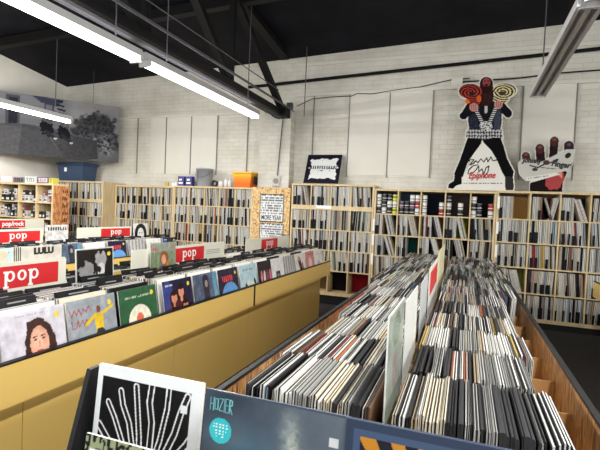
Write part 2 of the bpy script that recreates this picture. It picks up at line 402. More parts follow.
# ------------------------------------------------------------------ wall shelving
T = .018
CELLS = []
def shelf_unit(label, x0, x1, xs, zs, yf, ztop, zb=.12, depth=.33, top=.03, thick_at=None, name='record_shelf', side=.045):
    """xs: inner divider centres, zs: upper faces of the boards from the top one down (last = bottom)."""
    yb = yf+depth; xc = (x0+x1)/2
    t = thing(name, (xc, yf, 0), label, 'shelf')
    sd = side/2+.005
    for x in (x0, x1-sd): MB().box(x, x+sd, yf, yb, 0, ztop-top).build('side_panel', M_BIRCH, t)
    MB().box(x0-.004, x1+.004, yf-.006, yb, ztop-top, ztop).build('top_panel', M_BIRCH, t)
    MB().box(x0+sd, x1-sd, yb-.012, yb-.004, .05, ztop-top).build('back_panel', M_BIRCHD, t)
    xx = [x0+sd]+[x for x in xs]+[x1-sd]
    zz = [ztop-top]+list(zs)
    for i, z in enumerate(zs):
        h = thick_at if (thick_at and i == 0) else (T if z != zs[-1] else .05)
        MB().box(x0+sd, x1-sd, yf+(.0 if h > T else .006), yb-.013, z-h, z).build('shelf_board', M_BIRCH, t)
    for j in range(len(zs)):
        hi = zz[j]-((thick_at if (thick_at and j == 1) else T) if j else 0)
        for x in xs: MB().box(x-T/2, x+T/2, yf+.004, yb-.013, zz[j+1]+.0005, hi-.0005).build('divider', M_BIRCH, t)
    MB().box(x0+.02, x1-.02, yf+.03, yf+.05, 0, zs[-1]-.05).build('toe_board', M_BLKM, t)
    cells = []
    for j in range(len(zs)):
        hi = zz[j]-((thick_at if (thick_at and j == 1) else T) if j else 0); row = []
        for i in range(len(xx)-1):
            a = xx[i]+(T/2 if i else 0); c = xx[i+1]-(T/2 if i < len(xx)-2 else 0)
            row.append((a, c, zz[j+1]+.001, hi, yf))
        cells.append(row)
    return t, cells
U0, C0 = shelf_unit('pale wooden shelf of small cases in the left corner, boxes on its top', -8.1, -6.72, [-7.55, -7.12], [1.45, 1.17, .88, .6, .3], 5.85, 1.78)
U1, C1 = shelf_unit('narrow pale record shelf standing forward under the blue tote', -7.70, -6.43, [-7.36, -7.045, -6.745], [1.545, 1.225, .9, .58, .2], 6.70, 1.885, thick_at=.06, depth=.6)
U2, C2 = shelf_unit('low five-column record shelf left of the grey bucket', -6.42, -5.07, [-6.15, -5.885, -5.61, -5.34], [1.495, 1.205, .9, .56, .2], 7.0, 1.845)
U3, C3 = shelf_unit('five-column record shelf under the grey bucket and orange bin', -5.065, -3.46, [-4.736, -4.421, -4.114, -3.795], [1.515, 1.195, .86, .53, .2], 7.0, 1.86)
U4, C4 = shelf_unit('tallest record shelf, under the black board with the white splash', -2.74, -1.36, [-2.40, -2.06, -1.73], [1.60, 1.215, .887, .558, .2], 7.0, 1.95, thick_at=.07)
U5, C5 = shelf_unit('record shelf with printed cans on its top row under the cut-out guitarist', -1.355, .395, [-.99, -.65, -.30, .05], [1.515, 1.19, .865, .53, .2], 7.0, 1.895)
U6, C6 = shelf_unit('record shelf at the right under the cut-out hand', .40, 2.67, [.831, 1.20, 1.56, 1.93, 2.30], [1.52, 1.19, .845, .492, .14], 7.0, 1.91)
def sticker(u, x, z, w, h, n='label_strip'):
    MB().box(x-w/2, x+w/2, 6.992, 6.999, z-h/2, z+h/2).build(n, M_WHITE, u)
sticker(U4, -2.17, 1.575, .26, .05)
for z in (1.33, 1.1, .8): sticker(U5, -1.345, z, .03, .18)
for z in (1.74, 1.38, 1.05): sticker(U6, .425, z, .03, .17)
# chipboard panels
t = thing('chipboard_panel', (-3.1, 7.0, 0), 'speckled chipboard panel with typographic posters under the brick pilaster', 'board')
MB().box(-3.455, -2.76, 6.99, 7.01, .02, 1.87).build('board', M_OSB, t)
MB().box(-3.455, -3.42, 7.01, 7.13, .02, 1.87).build('side_batten', M_OSB, t)
tag(MB().box(-6.718, -6.70, 5.862, 6.19, .01, 1.745).build('chipboard_panel', M_OSBD), 'orange-brown chipboard strip with dark stencil marks on the side of the left corner shelf', 'board')
bp = bpy.context.scene.objects['chipboard_panel.001']
sb = MB()
for i in range(9):
    for j in range(3):
        z = 1.68-i*.13; x = 6.05+j*.04+random.uniform(-.01, .01)
        sb.box(-6.70, -6.698, x-.013, x+.013, z-.05, z+random.uniform(-.01, .04))
mk = sb.build('stencil_marks', mat('dark_stain', (96, 56, 32), .8), bp)

# ---- typographic posters
def typo(seed, rows):
    def fn(u, v):
        P = Paint(u, v, (222, 224, 224)); r = (1-v)*rows; ri = np.floor(r).astype(int); f = r-ri
        rs = np.random.RandomState(seed).rand(40)
        on = (f > .18) & (f < .82) & (vnoise(u*(26+10*rs[ri % 40]), ri*3.7, 5) > .36) & (u > .04) & (u < .96)
        P.c[on] = (116, 118, 122)
        edge = (u < .03) | (u > .97) | (v < .035) | (v > .97); P.c[edge] = (40, 40, 44); return P.c
    return fn
def nofn(u, v): return typo(3, 12)(u, v)
def typo1(u, v):
    c = typo(3, 11)(u, v); m = (v > .04) & (v < .27) & (u > .035) & (u < .965); c[m] = (222, 224, 224); return c
o = place('typographic_poster', art_mesh('typographic_poster', .44, .475, .006, 50, 80, typo1), (-3.085, 6.984, 1.285)); tag(o, 'framed poster of dense grey lettering with large MORE YEAR line', 'poster')
text_mesh('MORE YEAR', .115, 'lettering', M_INK, o, (-3.085, 6.978, 1.358), (math.pi/2, 0, 0), sx=.60, offset=.001)
o = place('typographic_poster', art_mesh('typographic_poster', .44, .27, .006, 50, 50, typo(8, 7)), (-3.075, 6.984, .995)); tag(o, 'lower framed poster of grey lettering, cut off by the pop sign', 'poster')
tag(MB().box(-2.87, -2.77, 6.95, 6.988, 1.05, 1.09).build('wall_bracket', mat('navy', (34, 42, 66), .5)), 'small dark blue bracket at the lower right of the chipboard', 'bracket')

# ---- shelf records
WHITES = [(226, 224, 214), (214, 212, 202), (232, 231, 225), (200, 199, 192), (218, 212, 196)]
SP = [('cream', (220, 211, 190), 18), ('white', (232, 231, 226), 28), ('pale grey', (178, 178, 174), 18), ('tan', (186, 164, 130), 8), ('dark grey', (58, 58, 61), 10), ('black', (13, 13, 15), 14),
      ('red', (150, 50, 46), 2), ('pale blue', (138, 160, 176), 3), ('brown', (112, 84, 64), 4), ('green', (90, 116, 92), 1), ('pinkish', (196, 160, 158), 2), ('charcoal', (34, 34, 38), 5), ('slate blue', (74, 96, 128), 1), ('orange', (196, 112, 62), 1), ('mustard', (196, 166, 84), 1)]
SPW = [26, 44, 16, 8, 7, 8, 1.2, 2, 3, .8, 2, 3, .6, .4, .8]
REC = {}
TB = (.006, .009, .013); TS = (.008, .013, .020)
def rec_mesh(ci, ti, kind='spine'):
    k = (ci, ti, kind)
    if k not in REC:
        t = (TS if kind in ('spine', 'shelf') and kind == 'shelf' else TB)[ti]; c = np.array(SP[ci][1], float); d = c*.82; lt = np.clip(c*1.12, 0, 255)
        b = MB(); h = .312; e = .0018
        # sleeve with softened edges: box plus a thin lighter opening edge
        b.prism([(-t/2+e, 0), (t/2-e, 0), (t/2, e), (t/2, h-e*2), (t/2-e, h), (-t/2+e, h), (-t/2, h-e*2), (-t/2, e)], 'y', 0, .312, c)
        b.box(-t*.18, t*.18, -.0006, .3126, .004, h+.0008, (46, 44, 44) if sum(c) > 450 else (200, 200, 196) if c[0] == 34 else (52, 52, 54))
        REC[k] = b.mesh('record', M_MATTE if kind == 'shelf' else M_VC)
    return REC[k]
def gen_cell(cell, mode, rs, mx=9):
    """returns list of (x, z, lean, ...) placements and divider xs"""
    a, c, z0, z1, yf = cell; out = []; div = []; y = yf+.016
    W = c-a; lim = c-.004; x = a+.004; last = -9
    if mode in ('lean', 'both', 'short'): lim = a+W*rs.uniform(.40, .52)
    if mode == 'few': lim = a+W*.10
    base = rs.choice((0, 0, 0, -.05, -.09, .05)) if mode == 'full' else 0
    if base > 0: lim -= .312*math.sin(base)
    if base < 0: x += .312*math.sin(-base)
    run = 0; rc = 0
    while True:
        ti = rs.choices((0, 1, 2), (4, 4, 3))[0]; t = TS[ti]/math.cos(base)+.0012
        if x+t > lim: break
        if run <= 0: rc = rs.choices(range(len(SP)), SPW)[0]; run = rs.choice((1, 1, 2))
        run -= 1
        out.append((x+t/2, z0+.001, y+rs.uniform(0, .010), base, rc, ti)); x += t
        if rs.random() < .30 and x > last+.06 and x < lim-.03: div.append(x); last = x
    if mode in ('lean', 'both', 'few'):       # the last few slump, tops to the left, feet sliding right
        ang = -rs.uniform(.22, .34); top = .312*math.sin(-ang); xx = x+top+.004; k = 0
        while xx < c-.012 and k < (3 if mode == 'both' else 9):
            rc = rs.choices(range(len(SP)), SPW)[0]; out.append((xx, z0+.003, y, ang, rc, 1)); xx += .0145; k += 1
    if mode == 'both':
        ang = rs.uniform(.2, .26); top = .312*math.sin(ang); xx = c-top-.012; k = 0
        while k < 4: out.append((xx, z0+.003, y, ang, rs.choice((0, 1, 2)), 1)); xx -= .0145; k += 1
    return out, div
CN = ['top', 'second', 'third', 'fourth', 'bottom']
rs = random.Random(4)
shelf_pl = []   # (priority, placement, cellname)
units = [('narrow shelf', C1), ('low left shelf', C2), ('bucket shelf', C3), ('tallest shelf', C4), ('shelf under guitarist', C5), ('shelf under giant hand', C6)]
DIVS = []
for un, cells in units:
    vis_rows = {'narrow shelf': 4, 'low left shelf': 4, 'bucket shelf': 4}.get(un, 5)
    for j, row in enumerate(cells[:vis_rows]):
        if un.endswith('guitarist') and j == 0: continue
        if un == 'tallest shelf' and j == 4: continue
        for i, cell in enumerate(row):
            mode = 'full'
            if un.endswith('guitarist'):
                if j == 1 and i in (0, 1, 2): mode = 'lean'
                if j == 1 and i == 3: mode = 'lean'
                if j == 2 and i in (0, 2, 3): mode = 'lean'
                if j == 2 and i == 1: mode = 'short'
            if un.endswith('hand') and j == 0 and i < 3: mode = ('short', 'both', 'lean')[i]
            if un.endswith('hand') and j == 3 and i == 0: mode = 'lean'
            if un == 'tallest shelf' and j == 0 and i == 0: mode = 'lean'
            pl, dv = gen_cell(cell, mode, rs)
            cn = '%s row, %s cubby, %s' % (CN[j], ordn(i), un)
            for p in pl: shelf_pl.append((0 if un.endswith('hand') and i < 3 else 1, p, cn, cell[4]))
            for d in dv: DIVS.append((d, cell[2], cell[4], cn))
shelf_pl.sort(key=lambda a: a[0])
cnt = Counter()
NSH = 300
def put_rec(pl, name, G, label_tail, cat='record', kind='shelf'):
    x, z, y, lean, ci, ti = pl
    o = bpy.data.objects.new(name, rec_mesh(ci, ti, kind)); COL.objects.link(o)
    o.location = (x, y, z); o.rotation_euler = (0, lean, 0)
    n = cnt.nxt((SP[ci][0], label_tail))
    return tag(o, '%s %s sleeve from left, %s' % (ordn(n), SP[ci][0], label_tail), cat, G)
def bake(pls, name, m, kind='spine'):
    V = []; Fc = []; Cc = []
    for (x, z, y, lean, ci, ti) in pls:
        me = rec_mesh(ci, ti, kind); M = Matrix.Translation((x, y, z)) @ Matrix.Rotation(lean, 4, 'Y'); n = len(V)
        V += [tuple(M @ v.co) for v in me.vertices]; ca = me.color_attributes['Col'].data
        for p in me.polygons:
            Fc.append([n+i for i in p.vertices]); Cc += [tuple(ca[k].color) for k in p.loop_indices]
    me = bpy.data.meshes.new(name); me.from_pydata(V, [], Fc); me.update(); me.materials.append(m)
    ca = me.color_attributes.new('Col', 'FLOAT_COLOR', 'CORNER'); ca.data.foreach_set('color', np.array(Cc).ravel())
    o = bpy.data.objects.new(name, me); COL.objects.link(o); return o
for _, p, cn, yf in shelf_pl[:NSH]: put_rec(p, 'shelved_record', 'records standing in the wall shelves', cn)
tag(bake([p for _, p, _, _ in shelf_pl[NSH:]], 'shelved_records', M_MATTE, 'shelf'), 'rows of thin record spines filling the wall shelves', 'records', kind='stuff')
src = None
dcnt = Counter()
for x, z, yf, cn in DIVS:
    if src is None:
        src = MB().box(-.016, .016, 0, .006, 0, .15).box(-.0004, .0004, .006, .1, 0, .15).build('shelf_divider', M_BLK, origin=(0, 0, 0)); o = src
    else: o = src.copy(); COL.objects.link(o)
    o.location = (x, yf+.008, z)
    o.scale = (rs.choice((.7, 1.1, 1.6)), 1, rs.uniform(.85, 1.05))
    tag(o, '%s black divider from left, %s' % (ordn(dcnt.nxt(cn)), cn), 'divider', 'black dividers in the wall shelves')
# coloured record boards seen in part-empty cubbies
def cell_back(cells, j, i, col, label, name='record_sleeve', dx=0, w=.31):
    a, c, z0, z1, yf = cells[j][i]
    o = MB().box(c-min(w, c-a-.01)-.003+dx, c-.003+dx, yf+.28, yf+.29, z0, min(z0+.315, z1-.004), col).build(name, M_MATTE)
    tag(o, label, 'record')
cell_back(C5, 1, 0, (26, 52, 56), 'dark teal sleeve at the back of a cubby below the first printed cans')
cell_back(C5, 1, 1, (140, 108, 72), 'tan sleeve facing out at the back of the second cubby under the cans')
cell_back(C5, 1, 3, (128, 134, 48), 'olive green sleeve facing out below the printed cans')
cell_back(C5, 2, 0, (24, 28, 38), 'near black sleeve facing out in the leftmost cubby below the teal one')
cell_back(C5, 2, 1, (18, 62, 58), 'deep green sleeve facing out beside leaning records')
cell_back(C5, 2, 3, (24, 26, 34), 'navy black sleeve facing out right of white leaning records')
cell_back(C5, 3, 4, (96, 34, 26), 'rust red sleeve behind leaning records near the aisle bins')
cell_back(C6, 0, 0, (150, 116, 66), 'golden tan sleeve in the top cubby left of the cut-out hand')
cell_back(C6, 0, 1, (92, 30, 44), 'maroon sleeve facing out in the cubby under the cut-out hand')
cell_back(C6, 0, 2, (22, 24, 30), 'black sleeve facing out in the top cubby right of the maroon one')
cell_back(C6, 3, 0, (120, 122, 50), 'olive sleeve behind leaning records low in the right shelf')
cell_back(C4, 4, 3, (122, 22, 28), 'crimson sleeve in the bottom right cubby of the tallest shelf')
cell_back(C4, 4, 2, (26, 20, 28), 'black sleeve in the bottom row of the tallest shelf')
# ---- printed cans on the top row of C5
def can(x, y, z, r, h, cols, label):
    t = thing('printed_can', (x, y, z), label, 'can', 'printed cans on the shelf under the guitarist')
    b = MB(); prof = [(r*.94, 0), (r, .004), (r, h*.30), (r, h*.42), (r, h*.72), (r, h-.006), (r*.95, h)]
    b.lathe(prof, (x, y, z), 18, [(120, 120, 122), cols[0], cols[1], cols[2], cols[0], (120, 120, 122)]); b.build('body', M_GLOSS, t)
    MB().tube((x, y, z+h-.003), (x, y, z+h+.002), r*.9, 18, col=(150, 150, 150)).build('lid', M_VC, t)
PAL = {'w': [(220, 220, 216), (40, 40, 44), (226, 226, 222)], 'b': [(24, 24, 28), (190, 190, 188), (24, 24, 28)], 'r': [(170, 40, 44), (230, 226, 220), (150, 30, 34)], 'y': [(206, 212, 60), (206, 212, 60), (120, 130, 40)], 'p': [(120, 96, 120), (210, 206, 210), (60, 50, 66)]}
NM = {'w': 'white', 'b': 'black', 'r': 'red', 'y': 'yellow', 'p': 'mauve'}
lay = [['bww', 'wbb', 'bwb', 'ywy'], ['bp', 'bb', 'bpw', 'wrw'], ['www', None, None, 'rw'], ['bwb', None, 'bw', None], ['wbw', 'bb', None, 'wr']]
for i, stks in enumerate(lay):
    a, c, z0, z1, yf = C5[0][i]
    for k_, s_ in enumerate(stks):
        if not s_: continue
        x = a+(c-a)*(k_+.5)/4; z = z0; hh = .098
        for q, ch in enumerate(s_):
            can(x, yf+.06, z, .037, hh, PAL[ch], '%s printed can, %s from bottom, %s stack, %s cubby of the can row' % (NM[ch], ordn(q), ORD[k_], ordn(i))); z += hh+.003
    o = MB().box(a+.01, c-.01, yf+.22, yf+.24, z0, z1-.02, [(18, 18, 22), (40, 58, 74), (18, 22, 32), (52, 44, 42), (24, 24, 28)][i]).build('record_sleeve', M_MATTE)
    tag(o, ['black sleeve', 'dark blue picture sleeve', 'navy sleeve', 'dark brown sleeve', 'charcoal sleeve'][i]+' standing behind the printed cans, %s cubby from the left' % ordn(i), 'record')
# ---- small cases in the left corner shelf
src_case = {}
cc = Counter()
for j, row in enumerate(C0[:3]):
    for i, (a, c, z0, z1, yf) in enumerate(row):
        nx_ = int((c-a)/.075); 
        for q in range(nx_):
            for zlev in range(2 if (j < 2 and i == 0) or rs.random() < .5 else 1):
                ci = rs.choice([0, 0, 1, 1, 1, 2, 3, 5, 5, 5, 0, 1, 2, 2, 4, 5, 6]); C_ = [(206, 196, 190), (224, 224, 224), (60, 60, 66), (150, 84, 84), (90, 100, 124), (34, 34, 38), (208, 204, 70)][ci]
                if ci not in src_case:
                    b = MB().box(-.032, .032, 0, .1, 0, .115, C_); b.box(-.026, .026, -.002, 0, .02, .06, tuple(int(255-x*.8) for x in C_)); b.box(-.026, .026, -.002, 0, .075, .1, tuple(int(x*.7) for x in C_))
                    src_case[ci] = b.mesh('case', M_VC)
                nm = ['beige', 'white', 'grey', 'dusty red', 'slate blue', 'black', 'yellow'][ci]
                o = bpy.data.objects.new('media_case', src_case[ci]); COL.objects.link(o); o.location = (a+.04+q*(c-a-.08)/max(1, nx_-1), yf+.04+rs.uniform(0, .05), z0+zlev*.117); o.scale = (rs.uniform(.6, 1.05), 1, 1 if zlev == 0 else rs.uniform(.55, 1))
                if o.location.z+.115 > z1: bpy.data.objects.remove(o); continue
                kx = (nm, j, i); tag(o, '%s small %s case from left, %s row, %s cubby, left corner shelf' % (ordn(cc.nxt(kx)), nm, CN[j], ordn(i)), 'case', 'small cases in the left corner shelf')
# boxes along its top
bx = [(-8.06, -7.74, .125, (226, 190, 196), (240, 236, 236), 'pink and white'), (-7.72, -7.45, .1, (120, 118, 122), (60, 58, 64), 'grey and black'), (-7.43, -7.16, .115, (226, 228, 228), (150, 152, 156), 'white'), (-7.14, -6.86, .11, (90, 74, 92), (190, 180, 190), 'purple-grey'), (-6.855, -6.76, .1, (190, 184, 90), (120, 110, 50), 'yellow')]
for x0, x1, h, c1, c2, nm in bx:
    t = MB().box(x0, x1, 5.88, 6.0, 1.781, 1.781+h, c1); t.box(x0+.03, x1-.03, 5.878, 5.88, 1.8, 1.765+h, c2)
    for q in range(4): t.box(x0+.04+q*(x1-x0-.08)/4, x0+.055+q*(x1-x0-.08)/4, 5.876, 5.878, 1.81, 1.84+.02*(q % 2), c1)
    tag(t.build('cardboard_box', M_VC), nm+' printed box on top of the left corner shelf', 'box')

# ------------------------------------------------------------------ things on top of the shelves
# blue tote
t = thing('storage_tote', (-7.35, 6.95, 1.886), 'dark blue plastic tote on top of the narrow left shelf', 'tote')
def tapered(b, x0, x1, y0, y1, z0, z1, tp, col=(200, 200, 200)):
    n = len(b.v); b.v += [(x0+tp, y0+tp, z0), (x1-tp, y0+tp, z0), (x1-tp, y1-tp, z0), (x0+tp, y1-tp, z0), (x0, y0, z1), (x1, y0, z1), (x1, y1, z1), (x0, y1, z1)]
    for q in ((0, 3, 2, 1), (4, 5, 6, 7), (0, 1, 5, 4), (1, 2, 6, 5), (2, 3, 7, 6), (3, 0, 4, 7)): b.face([n+i for i in q], col)
    return b
tapered(MB(), -7.67, -7.02, 6.76, 7.15, 1.886, 2.2, .03).build('body', M_BLUE, t, bevel=.01)
MB().box(-7.69, -7.0, 6.74, 7.17, 2.2, 2.235).box(-7.66, -7.03, 6.77, 7.14, 2.235, 2.255).build('lid', M_BLUE, t, bevel=.006)
MB().box(-7.48, -7.42, 6.758, 6.764, 2.07, 2.15).build('label', M_WHITE, t)
# grey bucket
t = thing('bucket', (-4.52, 7.15, 1.861), 'grey plastic bucket with wire handle on the shelf', 'bucket')
MB().lathe([(0, 0), (.125, 0), (.13, .01), (.15, .30), (.16, .30), (.162, .325), (.15, .33), (.148, .32), (.125, .02), (0, .02)], (-4.52, 7.15, 1.861), 32).build('body', M_BIN, t, smooth=True)
hp = [(-4.52+.165*math.cos(a), 7.15-.165*math.sin(a)*.94, 1.861+.30-.14*math.sin(a)) for a in np.linspace(0, math.pi, 13)]
MB().path(hp, .003, 6).build('handle', M_GALV, t)
t = thing('storage_bin', (-3.68, 7.15, 1.861), 'orange and yellow translucent bin near the brick pilaster', 'bin')
def obin(b):
    tapered(b, -3.86, -3.5, 6.99, 7.3, 1.861, 2.1, .03); return b
def grad_fn(nt, bb):
    v = coords(nt); sp = nt.nodes.new('ShaderNodeSeparateXYZ'); nt.links.new(v, sp.inputs[0]); mr = nt.nodes.new('ShaderNodeMapRange')
    mr.inputs['From Min'].default_value = 0; mr.inputs['From Max'].default_value = .27; nt.links.new(sp.outputs['Z'], mr.inputs['Value'])
    r = ramp(nt, [(.25, (236, 112, 30)), (.6, (240, 152, 36)), (.8, (244, 186, 50))]); nt.links.new(mr.outputs[0], r.inputs['Fac']); nt.links.new(r.outputs['Color'], bb.inputs['Base Color'])
MO = mat('orange_plastic', rough=.3, fn=grad_fn)
obin(MB()).build('body', MO, t, bevel=.01)
MB().box(-3.88, -3.48, 6.97, 7.31, 2.1, 2.13).build('rim', MO, t, bevel=.006)
MB().box(-3.477, -3.474, 7.05, 7.22, 1.92, 2.06).build('dark_side', mat('dark_maroon', (60, 30, 30), .5), t)
def paint_can(x, w, label):
    t = thing('paper_carton', (x, 7.1, 1.861), label, 'carton', 'blue cartons left of the bucket')
    MB().box(x-w/2, x+w/2, 7.06, 7.16, 1.861, 2.04).build('body', mat('carton_blue', (52, 54, 130), .4), t, bevel=.004)
    MB().box(x-w/2+.02, x+w/2-.02, 7.055, 7.06, 1.90, 1.93).box(x-w/2+.03, x+w/2-.04, 7.055, 7.06, 1.96, 1.99).build('white_print', M_WHITE, t)
paint_can(-4.97, .13, 'left blue and white carton beside the grey bucket')
paint_can(-4.80, .13, 'right blue and white carton beside the grey bucket')
tag(MB().lathe([(0, 0), (.04, 0), (.04, .08), (.03, .085), (0, .085)], (-5.3, 7.1, 1.846), 18).build('candle_jar', mat('brass', (190, 168, 80), .35)), 'small yellowish jar alone on the low left shelf', 'jar')
for i, (x, r, h) in enumerate(((-5.17, .035, .07), (-5.1, .03, .09), (-5.03+.02, .0, 0))):
    if h: tag(MB().lathe([(0, 0), (r, 0), (r, h), (r*.8, h), (0, h*.9)], (x, 7.12, 1.846), 18).build('white_jar', M_WHITE), ('short' if i == 0 else 'taller')+' white jar left of the blue cartons', 'jar')
t = thing('tape_roll', (-4.28, 7.12, 1.861), 'dark roll of tape standing right of the bucket', 'tape')
b = MB(); n = 24
for q in range(n):
    a0, a1 = 2*math.pi*q/n, 2*math.pi*(q+1)/n
    P = lambda r, a, y: (-4.28+r*math.cos(a), y, 1.861+.06+r*math.sin(a))
    k0 = len(b.v); b.v += [P(.06, a0, 7.09), P(.06, a1, 7.09), P(.035, a1, 7.09), P(.035, a0, 7.09), P(.06, a0, 7.13), P(.06, a1, 7.13), P(.035, a1, 7.13), P(.035, a0, 7.13)]
    for f in ((0, 1, 2, 3), (7, 6, 5, 4), (0, 4, 5, 1), (3, 2, 6, 7)): b.face([k0+i for i in f])
b.build('roll', M_BLKM, t)
M_CLEAR = mat('clear_plastic', (226, 228, 230), .15)
for i, (x, r, h) in enumerate(((-4.16, .04, .12), (-4.06, .035, .16), (-3.98, .035, .14))):
    t = thing('clear_jar', (x, 7.12, 1.861), '%s whitish clear jar from the left, between tape roll and orange bin' % ordn(i), 'jar', 'clear jars on the shelf')
    MB().lathe([(0, 0), (r, 0), (r, h*.75), (r*.7, h*.85), (r*.7, h*.86), (0, h*.86)], (x, 7.12, 1.861), 18).build('body', M_CLEAR, t, smooth=True)
    MB().tube((x, 7.12, 1.861+h*.865), (x, 7.12, 1.861+h), r*.72, 16).build('lid', M_HOUS, t)
# black board with white splash
def splash(u, v):
    P = Paint(u, v, (30, 28, 42)); wob = (fbm(u*9, v*9, 2)-.5)*.16
    P.put(np.maximum(np.abs(u-.5)-.36, np.abs(v-.5)-.34)+wob, (226, 228, 226))
    P.put(spoly(u, v, [(.06, .52), (.2, .66), (.8, .66), (.95, .54), (.8, .46), (.2, .44)])+wob*.2, (222, 224, 224))
    P.put(spoly(u, v, [(.8, .6), (.92, .86), (.7, .72)]), (222, 224, 224))
    m = (np.abs(v-.55) < .055) & (u > .12) & (u < .88) & (np.sin(u*95)*.5+vnoise(u*30, v*16, 9) > .35); P.c[m] = (52, 54, 60)
    m = (np.abs(v-.44) < .02) & (u > .3) & (u < .72) & (vnoise(u*34, v*3, 4) > .6); P.c[m] = (90, 90, 94)
    return P.c
ang = math.atan2(.22, .52)
o = place('band_board', art_mesh('band_board', .6, .53, .02, 90, 80, splash, edge=(206, 202, 192)), (-2.27, 7.08, 1.96), (-.38, 0, 0)); tag(o, 'black square board with white splash logo leaning on the tallest shelf', 'board')
# ------------------------------------------------------------------ cut-outs standing on the shelves (traced at 7.1 m)
def pxwarp(x0, x1, y0, y1, Y):
    def wf(u, v):
        X = []; Z = []
        for a, c in zip(u, v):
            p = aty(x0+a*(x1-x0), y1-c*(y1-y0), Y); X.append(p[0]); Z.append(p[2])
        return np.array(X), np.array(Z)
    return wf
def cutout(name, box, Y, base, shape, paint, nx, ny, zlift):
    x0, x1, y0, y1 = box; org = aty((x0+x1)/2, base, Y); wf = pxwarp(x0, x1, y0, y1, Y)
    def wf2(u, v): X, Z = wf(u, v); return X-org[0], np.maximum(Z-org[2], 0)
    f = lambda fn: (lambda u, v: fn(x0+u*(x1-x0), y1-v*(y1-y0)))
    me = art_mesh(name, 1, 1, .012, nx, ny, f(paint), edge=(232, 230, 222), mask=f(shape), warp=wf2, mats=M_MATTE, back=(190, 170, 130))
    return place(name, me, (org[0], Y, zlift))
def gparts(x, y):
    D = {}
    D['legL'] = spoly(x, y, [(468, 135), (483, 135), (481, 142), (473, 153), (468, 160), (464, 172), (463, 175), (454, 173), (455, 170), (460, 158)])
    D['legR'] = spoly(x, y, [(481, 135), (501, 136), (504, 145), (507, 156), (514, 170), (513, 175), (505, 175), (502, 170), (497, 158), (491, 148), (484, 141)])
    D['bootL'] = spoly(x, y, [(455, 172), (462, 174), (462, 182), (456, 184), (453, 187), (448, 186), (449, 182), (454, 179)])
    D['bootR'] = spoly(x, y, [(505, 174), (513, 175), (514, 185), (513, 188.5), (506, 188.5), (505, 184)])
    D['torso'] = spoly(x, y, [(470, 104), (478, 98), (492, 98), (501, 104), (502, 118), (500, 133), (470, 133), (468, 118)])
    D['armL'] = np.minimum(sseg(x, y, (470, 106), (464, 114), 4.6, 3.6), sseg(x, y, (463, 114), (474, 108), 3.4, 3))
    D['armR'] = np.minimum(sseg(x, y, (500, 104), (508, 111), 5, 4), sseg(x, y, (508, 112), (500, 104), 3.8, 3))
    D['hair'] = np.minimum(sell(x, y, 486.5, 82, 6.6, 7), spoly(x, y, [(480, 82), (493, 82), (494, 96), (490, 104), (482, 104), (479, 96)]))
    D['gL'] = np.minimum(sell(x, y, 470.5, 89.5, 11.5, 7.6), sell(x, y, 474, 98.5, 7.5, 4.5))
    D['gR'] = np.minimum(sell(x, y, 504.5, 88.5, 11.5, 7), sell(x, y, 501, 96.5, 7.5, 4.8))
    D['hL'] = sell(x, y, 474, 105.5, 4.6, 4.2); D['hR'] = sell(x, y, 498.5, 103, 4.2, 4)
    D['shirt'] = spoly(x, y, [(467, 128), (502, 128), (503, 137), (496, 135), (484, 138), (474, 136), (466, 136)])
    return D
TRI = [(474, 153), (483, 141), (492, 151), (504, 173), (506, 188.6), (450, 188.6), (462, 180)]
def gshape(x, y):
    D = gparts(x, y); d = np.minimum.reduce(list(D.values()))-1.0
    return np.minimum(d, spoly(x, y, TRI)-.3)
